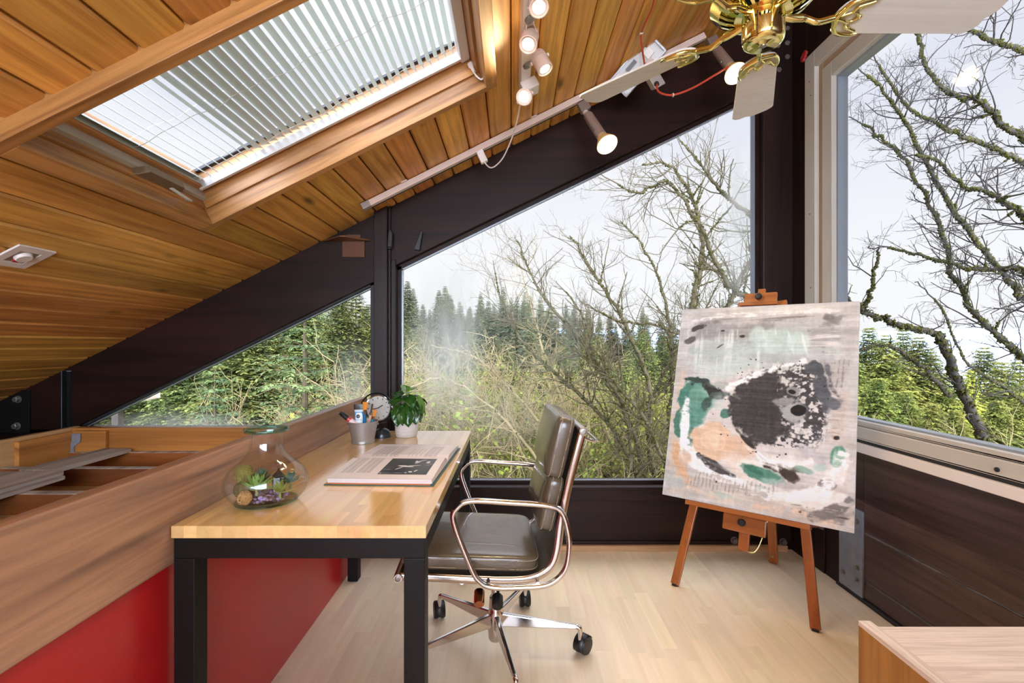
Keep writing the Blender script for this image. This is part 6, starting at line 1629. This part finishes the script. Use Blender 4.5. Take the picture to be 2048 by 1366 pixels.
def kites(base, dirv, side, L, W, droop):
    """Pointed flat sprays; all arguments are arrays."""
    up = np.cross(side, dirv)
    mid = base + dirv * (L * .45)[:, None]
    a = base; b = mid + side * W[:, None] - up * (droop * .3)[:, None]; c = base + dirv * L[:, None] - np.array([0, 0, 1]) * droop[:, None]; d = mid - side * W[:, None] - up * (droop * .3)[:, None]
    v = np.stack([a, b, c, d], 1).reshape(-1, 3); q = np.arange(len(base) * 4).reshape(-1, 4)
    return v, q
def nrm(a): return a / np.maximum(np.linalg.norm(a, axis=-1, keepdims=True), 1e-9)
def make_conifer(seed, H, R, spacing, nb, nodes, fine=1, droop=.18, shape=.85, spray=.55, fl=.34, fw=.16):
    rs = np.random.RandomState(seed); B = []; D = []; S = []; Ls = []; Ws = []; Dr = []; axes = []
    z = H * .06
    while z < H * .985:
        t = z / H; ln = R * (1 - t) ** shape * (1 if t > .12 else .75 + t * 2)
        n = max(4, int(nb * (1 - .4 * t)))
        for k in range(n):
            a = 2 * PI * (k + rs.rand() * .7) / n + z * 5; l = max(.12, ln * rs.uniform(.65, 1.15)); el = -.12 + .55 * t + rs.uniform(-.12, .12)
            h = np.array([math.cos(a), math.sin(a), 0]); sd = np.array([-math.sin(a), math.cos(a), 0])
            m = max(3, int(nodes * l / R + 1)); axes.append((h * .02 + [0, 0, z], h * l + np.array([0, 0, z + math.tan(el) * l - droop * l * .6])))
            for j in range(m + 1):
                s = (j + .4) / (m + .6); p = h * (l * s) + np.array([0, 0, z + math.tan(el) * l * s - droop * l * s * s * .6])
                for sg in ((-1, 1) if j < m else (0,)):
                    ang = sg * rs.uniform(.7, 1.15); dv = h * math.cos(ang) + sd * math.sin(ang) + np.array([0, 0, rs.uniform(-.35, .1)])
                    sl = l * spray * (1.15 - s) * rs.uniform(.7, 1.2) + .10 * R / 2
                    if fine == 1:
                        B.append(p); D.append(dv); S.append(np.cross(dv, [0, 0, 1]) + rs.normal(0, .25, 3)); Ls.append(sl); Ws.append(sl * .30); Dr.append(sl * .18)
                    else:
                        dvn = dv / np.linalg.norm(dv); sdv = np.cross(dvn, [0, 0, 1])
                        for i in range(fine):
                            q = (i + .5) / fine; pp = p + dvn * (sl * q) - np.array([0, 0, sl * .16 * q * q])
                            for s2 in (-1, 1):
                                d3 = dvn * .75 + sdv * s2 * .7 + rs.normal(0, .18, 3); l3 = sl * fl * (1.1 - q * .6)
                                B.append(pp); D.append(d3); S.append(np.cross(d3, [0, 0, 1]) + rs.normal(0, .2, 3)); Ls.append(l3); Ws.append(l3 * fw); Dr.append(l3 * .12)
        z += spacing * (1.15 - .5 * t) * rs.uniform(.8, 1.2)
    v, q = kites(np.array(B), nrm(np.array(D)), nrm(np.array(S)), np.array(Ls), np.array(Ws), np.array(Dr))
    return v, q, axes
def conifer_proto(name, label, cat, mat, H, group, **kw):
    v, q, axes = make_conifer(H=H, **kw)
    t = thing(name, label, cat, (0, 0, 0), group=group)
    np_mesh('foliage', v, q, mat, t)
    tr = MB(); tr.tube([(0, 0, -1), (0, 0, H * .5), (0, 0, H * .97)], [H * .016, H * .009, .012], 8)
    for a, b in axes[::1]:
        d = np.linalg.norm(b - a)
        if d > .5: tr.tube([a, (a + b) / 2 + [0, 0, .02 * d], b], [.012 + .006 * d, .008 + .003 * d, .003], 3, cap=False)
    tr.build('trunk', BARK, t, smooth=True)
    return t
def place(o, x, y, rz, s, label=None, group=None, dz=0.0):
    o.location = (x, y, ground_z(x, y) + dz); o.rotation_euler = (0, 0, rz); o.scale = (s, s, s * 1.0)
    if label: o['label'] = label
    if group: o['group'] = group
    return o
def at_px(X, d): return (X - 1024) * K * d
G_R = 'dark firs on the far ridge'; L_R = 'dark pointed fir on the ridge beyond the large gable window'
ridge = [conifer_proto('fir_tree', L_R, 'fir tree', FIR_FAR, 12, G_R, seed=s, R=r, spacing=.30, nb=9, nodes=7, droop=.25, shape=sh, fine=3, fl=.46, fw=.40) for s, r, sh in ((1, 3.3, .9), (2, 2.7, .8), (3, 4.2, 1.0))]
rnd = random.Random(21); used = set()
def put_fir(X, d, top, label, group, protos=ridge, rz=None):
    """A fir whose tip stands at pixel row top."""
    x = at_px(X, d); g = ground_z(x, d); h = EYE - (top - 690) * K * d - g
    i = rnd.randrange(len(protos)); p = protos[i]
    o = p if p.name not in used else copy_tree(p)
    used.add(p.name)
    return place(o, x, d, rnd.uniform(0, 6.28), max(h, 1.5) / 12.0, label, group)
tops = [(770, 560), (800, 590), (818, 560), (850, 600), (872, 572), (885, 566), (905, 590), (925, 596), (940, 610), (965, 580), (985, 600), (1006, 572), (1035, 590), (1050, 575), (1075, 592), (1100, 606), (1130, 600), (1148, 606), (1180, 615), (1215, 622), (1250, 628), (1280, 610), (1320, 622), (1345, 634), (1380, 600), (1410, 612), (1440, 596), (1470, 620), (1500, 610), (1530, 620)]
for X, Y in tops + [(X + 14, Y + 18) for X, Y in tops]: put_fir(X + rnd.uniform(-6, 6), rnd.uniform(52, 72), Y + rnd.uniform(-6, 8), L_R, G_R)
L_M = 'green fir on the slope below the ridge beyond the large gable window'; G_M = 'firs on the slope below the ridge'
mid = [conifer_proto('fir_tree', L_M, 'fir tree', FIR, 12, G_M, seed=s_, R=r, spacing=.30, nb=10, nodes=8, droop=.28, shape=sh, fine=4, fl=.36, fw=.34) for s_, r, sh in ((4, 3.6, .85), (5, 4.4, .9))]
for k in range(48):
    X = 780 + k * 16; put_fir(X + rnd.uniform(-14, 14), rnd.uniform(26, 48), 660 + rnd.uniform(-25, 70), L_M, G_M, mid)
L_L = 'green fir on the slope seen through the triangular window'; G_L = 'firs seen through the triangular window'
for k in range(30):
    X = 240 + k * 18; put_fir(X + rnd.uniform(-14, 14), rnd.uniform(24, 52), 530 + rnd.uniform(-40, 110), L_L, G_L, mid)
fine = conifer_proto('near_fir', 'large near fir with drooping blue-green sprays filling the right part of the triangular window', 'fir tree', FIR_BLUE, 10, 'near firs by the triangular window', seed=9, R=2.7, spacing=.36, nb=8, nodes=9, fine=8, droop=.34, shape=.75, spray=.5, fl=.24, fw=.20)
place(fine, at_px(610, 8.6), 8.6, .4, .98, dz=-1.0)
f2 = place(copy_tree(fine), at_px(430, 10.0), 10.0, 2.2, .72, 'smaller near fir in the middle of the triangular window', dz=-.4)
f3 = place(copy_tree(fine), at_px(280, 9.6), 9.6, 4.0, .58, 'low near fir at the left tip of the triangular window', dz=-.6)
L_W = 'sunlit green fir beyond the right window'; G_W = 'firs beyond the right window'
sunny = [conifer_proto('fir_tree', L_W, 'fir tree', FIR_SUN, 12, G_W, seed=s_, R=r, spacing=.27, nb=10, nodes=9, droop=.30, shape=sh, fine=5, fl=.34, fw=.32) for s_, r, sh in ((6, 4.2, .8), (7, 5.2, .85))]
wl = [(1738, 650, 26), (1772, 664, 24), (1806, 645, 28), (1838, 668, 25), (1862, 690, 27), (1888, 745, 24), (1968, 688, 28), (2004, 716, 24), (2040, 700, 28), (2085, 690, 28), (1755, 750, 17), (1812, 775, 17), (1868, 800, 16), (1995, 795, 18), (2050, 780, 18), (1910, 815, 17), (1700, 700, 22)]
for X, Y, d in wl: put_fir(X, d, Y, L_W, G_W, sunny)
yel = conifer_proto('golden_conifer', 'narrow yellow-green conifer beyond the right window', 'conifer', FIR_YEL, 12, None, seed=15, R=1.9, spacing=.30, nb=9, nodes=6, droop=-.5, shape=.55, spray=.5)
x = at_px(1942, 21); g = ground_z(x, 21); place(yel, x, 21, 0, (EYE - (735 - 690) * K * 21 - g) / 12)

# ---- bare trees
def grow(rs, p, d, L, r, depth, segs, out, curl=.25, up=.15, spread=.75, kids=(2, 4), shrink=.62, taper=.55, rmin=.0016):
    pts = [p.copy()]; rr = [r]; n = segs
    for i in range(n):
        d = nrm(d + rs.normal(0, curl, 3) * .55 + np.array([0, 0, up * .3])); p = p + d * (L / n); pts.append(p.copy()); rr.append(r * (1 - (1 - taper) * (i + 1) / n))
    out.append((np.array(pts), np.array(rr), depth))
    if depth <= 0: return
    for k in range(rs.randint(kids[0], kids[1] + 1)):
        s = rs.uniform(.25, 1.0); i = min(n - 1, int(s * n)); q = pts[i] + (pts[i + 1] - pts[i]) * (s * n - i)
        ax = nrm(pts[i + 1] - pts[i]); o = nrm(np.cross(ax, rs.normal(0, 1, 3))); dv = nrm(ax * (1 - spread * .5) + o * spread * rs.uniform(.6, 1.1))
        grow(rs, q, dv, L * shrink * rs.uniform(.6, 1.15), max(rr[i] * .6, rmin), depth - 1, max(3, segs - 1), out, curl, up, spread, kids, shrink, taper, rmin)
def tubes(lines, seg_of):
    V = []; Q = []; off = 0
    for pts, rr, dp in lines:
        sg = seg_of(dp); n = len(pts); tg = np.gradient(pts, axis=0); tg = nrm(tg)
        ref = np.array([0, 0, 1.0]) if abs(tg[0][2]) < .9 else np.array([1.0, 0, 0])
        a = nrm(np.cross(tg, ref)); b = np.cross(tg, a); th = np.arange(sg) * 2 * PI / sg
        ring = pts[:, None] + rr[:, None, None] * (a[:, None] * np.cos(th)[None, :, None] + b[:, None] * np.sin(th)[None, :, None])
        V.append(ring.reshape(-1, 3)); i = np.arange(n - 1)[:, None] * sg + np.arange(sg)[None]; j = np.arange(n - 1)[:, None] * sg + (np.arange(sg)[None] + 1) % sg
        Q.append(np.stack([i, j, j + sg, i + sg], -1).reshape(-1, 4) + off); off += n * sg
    return np.concatenate(V), np.concatenate(Q)
def moss_lumps(rs, lines, rmin, per_m, size):
    V = []; Q = []; off = 0
    cube = np.array([[x, y, z] for z in (-1, 1) for y in (-1, 1) for x in (-1, 1)], float); fq = np.array([(0, 2, 3, 1), (4, 5, 7, 6), (0, 1, 5, 4), (2, 6, 7, 3), (0, 4, 6, 2), (1, 3, 7, 5)])
    for pts, rr, dp in lines:
        for i in range(len(pts) - 1):
            if rr[i] < rmin: continue
            n = rs.poisson(np.linalg.norm(pts[i + 1] - pts[i]) * per_m)
            for k in range(n):
                c = pts[i] + (pts[i + 1] - pts[i]) * rs.rand() + nrm(rs.normal(0, 1, 3)) * rr[i] * rs.uniform(.6, 1.1); s = size * rs.uniform(.4, 1.3) * (.5 + rr[i] / .06)
                Rm = np.linalg.qr(rs.normal(0, 1, (3, 3)))[0]; V.append((cube * rs.uniform(.35, 1, (8, 1)) * np.array([1, .8, .55])) @ Rm * s + c); Q.append(fq + off); off += 8
    return (np.concatenate(V), np.concatenate(Q)) if V else (None, None)
def densify(px, ds):
    pts = [np.array(P(X, Y, d)) for (X, Y), d in zip(px, ds)]
    return np.array([tuple(p) for p in smooth_path(pts, 6)])
def limb_tree(name, label, limbs, mat, seed, twig=(.75, .013), per=7.0, moss=True, depth=3, up=.1, moss_amt=26, cat='bare tree', msize=.022):
    """limbs: (pixel path, depth start, depth end, radius start, radius end); twigs grow from each limb."""
    rs = np.random.RandomState(seed); lines = []; org = None
    for px, d0, d1, r0, r1 in limbs:
        n = len(px); ds = [d0 + (d1 - d0) * i / (n - 1) for i in range(n)]; pts = densify(px, ds); m = len(pts)
        if org is None: org = pts[0].copy()
        pts = pts + rs.normal(0, .012, pts.shape); rr = np.linspace(r0, r1, m); lines.append((pts, rr, 5))
        ln = np.linalg.norm(np.diff(pts, axis=0), axis=1).sum()
        for k in range(int(ln * per)):
            s = rs.uniform(.06, 1.0); i = min(m - 2, int(s * (m - 1))); ax = nrm(pts[i + 1] - pts[i]); o = nrm(np.cross(ax, rs.normal(0, 1, 3))); dv = nrm(ax * .75 + o * .8)
            L = twig[0] * rs.uniform(.35, 1.2) * (1.1 - .5 * s)
            grow(rs, pts[i], dv, L, max(.0035, min(twig[1], rr[i] * .5)) * rs.uniform(.6, 1), depth - 1 if rs.rand() < .6 else depth - 2, 5, lines, .34, up, .8, (2, 4), .60)
    t = thing(name, label, cat, tuple(org))
    lines = [(p - org, r, d) for p, r, d in lines]
    v, q = tubes(lines, lambda d: 8 if d >= 5 else (4 if d >= 1 else 3)); np_mesh('branches', v, q, mat, t, True)
    if moss:
        v, q = moss_lumps(rs, lines, .009, moss_amt, msize)
        if v is not None: np_mesh('moss', v, q, MOSS, t)
    return t
limb_tree('mossy_tree', 'large mossy bare tree sprawling across the right window', [
    ([(2110, 800), (2048, 715), (1962, 640), (1905, 545), (1868, 430), (1800, 310), (1745, 262), (1700, 232)], 5.2, 6.0, .036, .006),
    ([(2110, 680), (2050, 600), (1985, 520), (1900, 410), (1835, 290), (1790, 215), (1742, 158), (1695, 125)], 5.6, 5.4, .034, .005),
    ([(2120, 330), (2048, 285), (1965, 205), (1905, 190), (1850, 130), (1832, 60), (1815, -20)], 5.0, 5.6, .032, .007),
    ([(2120, 470), (2040, 425), (1985, 392), (1930, 372), (1870, 320), (1800, 312)], 4.6, 5.2, .030, .006),
    ([(2130, 150), (2040, 100), (1960, 70), (1880, 20), (1840, -30)], 5.5, 5.0, .028, .008),
    ([(2120, 380), (2048, 330), (1975, 290), (1900, 262), (1820, 218), (1770, 150), (1742, 100)], 6.4, 6.0, .032, .006),
    ([(2100, 600), (2040, 540), (1960, 540), (1880, 520), (1800, 500), (1735, 490)], 4.8, 5.6, .028, .006)],
    BARK_DARK, 31, (.55, .010), 15.0, True, 3, .12, 420, msize=.020)
limb_tree('leaning_bough', 'thick mossy bough curving in front of the firs in the lower right window', [
    ([(1972, 900), (1948, 830), (1915, 760), (1888, 690), (1872, 668), (1820, 655), (1770, 640), (1725, 625), (1690, 588)], 5.0, 4.6, .050, .016),
    ([(1725, 625), (1742, 580), (1752, 530), (1760, 490)], 4.7, 4.7, .020, .007),
    ([(1900, 790), (1850, 740), (1800, 700), (1755, 690), (1715, 700)], 5.6, 5.4, .026, .008),
    ([(2080, 830), (2000, 770), (1930, 720), (1880, 610), (1830, 560)], 6.6, 6.2, .020, .006)],
    BARK_DARK, 32, (.45, .009), 7.0, True, 3, .1, 400, msize=.018)
limb_tree('maple_tree', 'bare many-stemmed maple behind the easel and chair, its twigs against the sky', [
    ([(1345, 1060), (1300, 900), (1300, 780), (1252, 650), (1190, 550), (1140, 470)], 8.5, 8.0, .06, .010),
    ([(1400, 1060), (1392, 880), (1402, 740), (1382, 620), (1405, 500), (1385, 400), (1335, 330), (1285, 330)], 8.8, 7.4, .075, .008),
    ([(1450, 1060), (1430, 850), (1452, 640), (1490, 540), (1530, 470), (1560, 400)], 9.0, 8.0, .06, .010),
    ([(1560, 640), (1500, 600), (1450, 560), (1400, 455), (1340, 365), (1275, 385), (1205, 345)], 6.6, 6.0, .040, .006),
    ([(1560, 480), (1500, 430), (1440, 380), (1400, 330), (1355, 270)], 6.2, 6.0, .034, .007),
    ([(1360, 1000), (1340, 860), (1345, 720), (1330, 600), (1290, 500), (1240, 440)], 9.5, 9.0, .05, .008),
    ([(1290, 1000), (1240, 880), (1150, 780), (1060, 700), (1010, 620), (985, 520)], 8.2, 7.8, .04, .006),
    ([(1300, 1000), (1250, 820), (1170, 690), (1090, 600), (1050, 520), (1030, 470)], 8.8, 8.6, .042, .006),
    ([(1250, 1040), (1262, 900), (1240, 800), (1190, 720), (1170, 640), (1110, 560)], 8.0, 7.8, .045, .006),
    ([(1210, 1040), (1225, 920), (1290, 830), (1330, 740), (1400, 640), (1450, 540)], 9.6, 9.0, .045, .006),
    ([(1340, 960), (1290, 840), (1200, 740), (1130, 690), (1050, 650), (985, 640)], 7.6, 7.4, .034, .005),
    ([(1540, 700), (1470, 690), (1400, 680), (1310, 650), (1230, 640), (1160, 600)], 6.8, 6.6, .030, .006)],
    BARK, 33, (1.0, .012), 11.0, True, 3, .22, 130)
limb_tree('maple_tree', 'thin bare maple left of the many-stemmed one, arching towards the window post', [
    ([(1180, 1040), (1120, 900), (1040, 800), (960, 720), (900, 700), (860, 690)], 9.0, 8.4, .036, .006),
    ([(1200, 1040), (1150, 880), (1110, 760), (1080, 680), (1060, 600), (1045, 545)], 9.4, 9.0, .040, .006),
    ([(1150, 1040), (1060, 900), (990, 820), (900, 760), (830, 770), (800, 800)], 8.4, 8.0, .030, .005)],
    BARK_TAN, 34, (1.0, .012), 10.0, True, 3, .2, 14)

def shrub_proto(name, label, mat, seed, H, n, group, leaves=None):
    rs = np.random.RandomState(seed); lines = []
    for k in range(n):
        a = rs.rand() * 2 * PI; d = nrm(np.array([math.cos(a) * .5, math.sin(a) * .5, 1.0]) + rs.normal(0, .15, 3))
        grow(rs, np.array([math.cos(a), math.sin(a), 0]) * rs.rand() * .35, d, H * rs.uniform(.6, 1.1), .026, 3, 6, lines, .30, .05, .75, (3, 5), .52, .42, .0065)
    t = thing(name, label, 'shrub', (0, 0, 0), group=group)
    v, q = tubes(lines, lambda d: 3); np_mesh('stems', v, q, mat, t, True)
    if leaves:
        tip = np.array([l[0][-1] for l in lines if l[2] <= 1]); tip = tip[rs.randint(0, len(tip), leaves[1])] + rs.normal(0, .08, (leaves[1], 3))
        D = nrm(rs.normal(0, 1, tip.shape)); S = nrm(np.cross(D, rs.normal(0, 1, tip.shape))); Lf = rs.uniform(.035, .085, len(tip))
        v, q = kites(tip, D, S, Lf, Lf * .35, Lf * .1); np_mesh('leaves', v, q, leaves[0], t)
    return t
G_S = 'tan thickets below the gable window'; L_S = 'tangled tan leafless thicket on the slope below the gable windows'
G_O = 'olive thickets below the gable window'; L_O = 'tangled olive leafless thicket on the slope below the gable windows'
tan = [shrub_proto('bare_shrub', L_S, BARK_TAN, s, 3.6, 15, G_S) for s in (51, 52)]
olv = [shrub_proto('bare_shrub', L_O, BARK_OLIVE, s, 3.4, 14, G_O, (leaf_mat('sparse_green_leaf', rgb(74, 82, 26), rgb(108, 112, 42), 2), 7000)) for s in (53, 54)]
GREEN_LEAF = leaf_mat('spring_green_leaf', rgb(84, 108, 18), rgb(136, 156, 34), 2.0, .15)
grn = shrub_proto('green_shrub', 'bright green leafy bush behind the desk and chair, at the foot of the gable window', GREEN_LEAF, 55, 2.0, 12, 'bright green bushes at the foot of the gable window', (GREEN_LEAF, 7000))
rnd = random.Random(77)
def scatter(protos, spots, label, group, smin=.8, smax=1.2):
    first = set()
    for i, (X, d, top) in enumerate(spots):
        p = protos[i % len(protos)]; o = p if p.name not in first else copy_tree(p); first.add(p.name)
        x = at_px(X, d); s = rnd.uniform(smin, smax) if top is None else max(.5, (EYE - (top - 690) * K * d - ground_z(x, d)) / 4.6)
        place(o, x, d, rnd.uniform(0, 6.28), s, label, group)
scatter(tan, [(790 + k * 27 + rnd.uniform(-12, 12), rnd.uniform(10, 17), 690 + rnd.uniform(0, 90)) for k in range(15)] + [(640 + k * 26, rnd.uniform(13, 20), 700 + rnd.uniform(-30, 70)) for k in range(6)] + [(800 + k * 40, rnd.uniform(8.5, 10.5), 830 + rnd.uniform(-30, 30)) for k in range(9)], L_S, G_S)
scatter(olv, [(880 + k * 30 + rnd.uniform(-12, 12), rnd.uniform(9.5, 18), 700 + rnd.uniform(0, 80)) for k in range(22)] + [(900 + k * 60, rnd.uniform(8.5, 10), 860 + rnd.uniform(-20, 30)) for k in range(8)], L_O, G_O)
scatter([grn], [(950, 7.0, 900), (985, 7.3, 878), (1035, 7.1, 900), (1165, 7.2, 915), (1225, 7.0, 935), (1290, 7.4, 925)], 'bright green leafy bush behind the desk and chair, at the foot of the gable window', 'bright green bushes at the foot of the gable window')
G_B = 'straw thickets under the right window'; L_B = 'low straw-coloured thicket below the firs in the right window'
rt = shrub_proto('bare_shrub', L_B, BARK_TAN, 56, 3.6, 15, G_B)
scatter([rt], [(1730 + k * 40, rnd.uniform(8, 11), 830 + k * 5 + rnd.uniform(-15, 15)) for k in range(10)], L_B, G_B)
# grey shed roof glimpsed at the left
sh = thing('shed_roof', 'grey weathered shed roof glimpsed at the left tip of the triangular window', 'shed', (at_px(235, 7.2), 7.2, EYE - 135 * K * 7.2))
MB().prism([(-.6, -.02), (.35, .18), (.35, .26), (-.6, .06)], 'y', -.4, .4).build('roof', M['grey_board'], sh, bevel=.004)
q = MB()
q.box(-.05, .05, -.05, .05, -6, .02); q.build('post', BARK_DARK, sh)
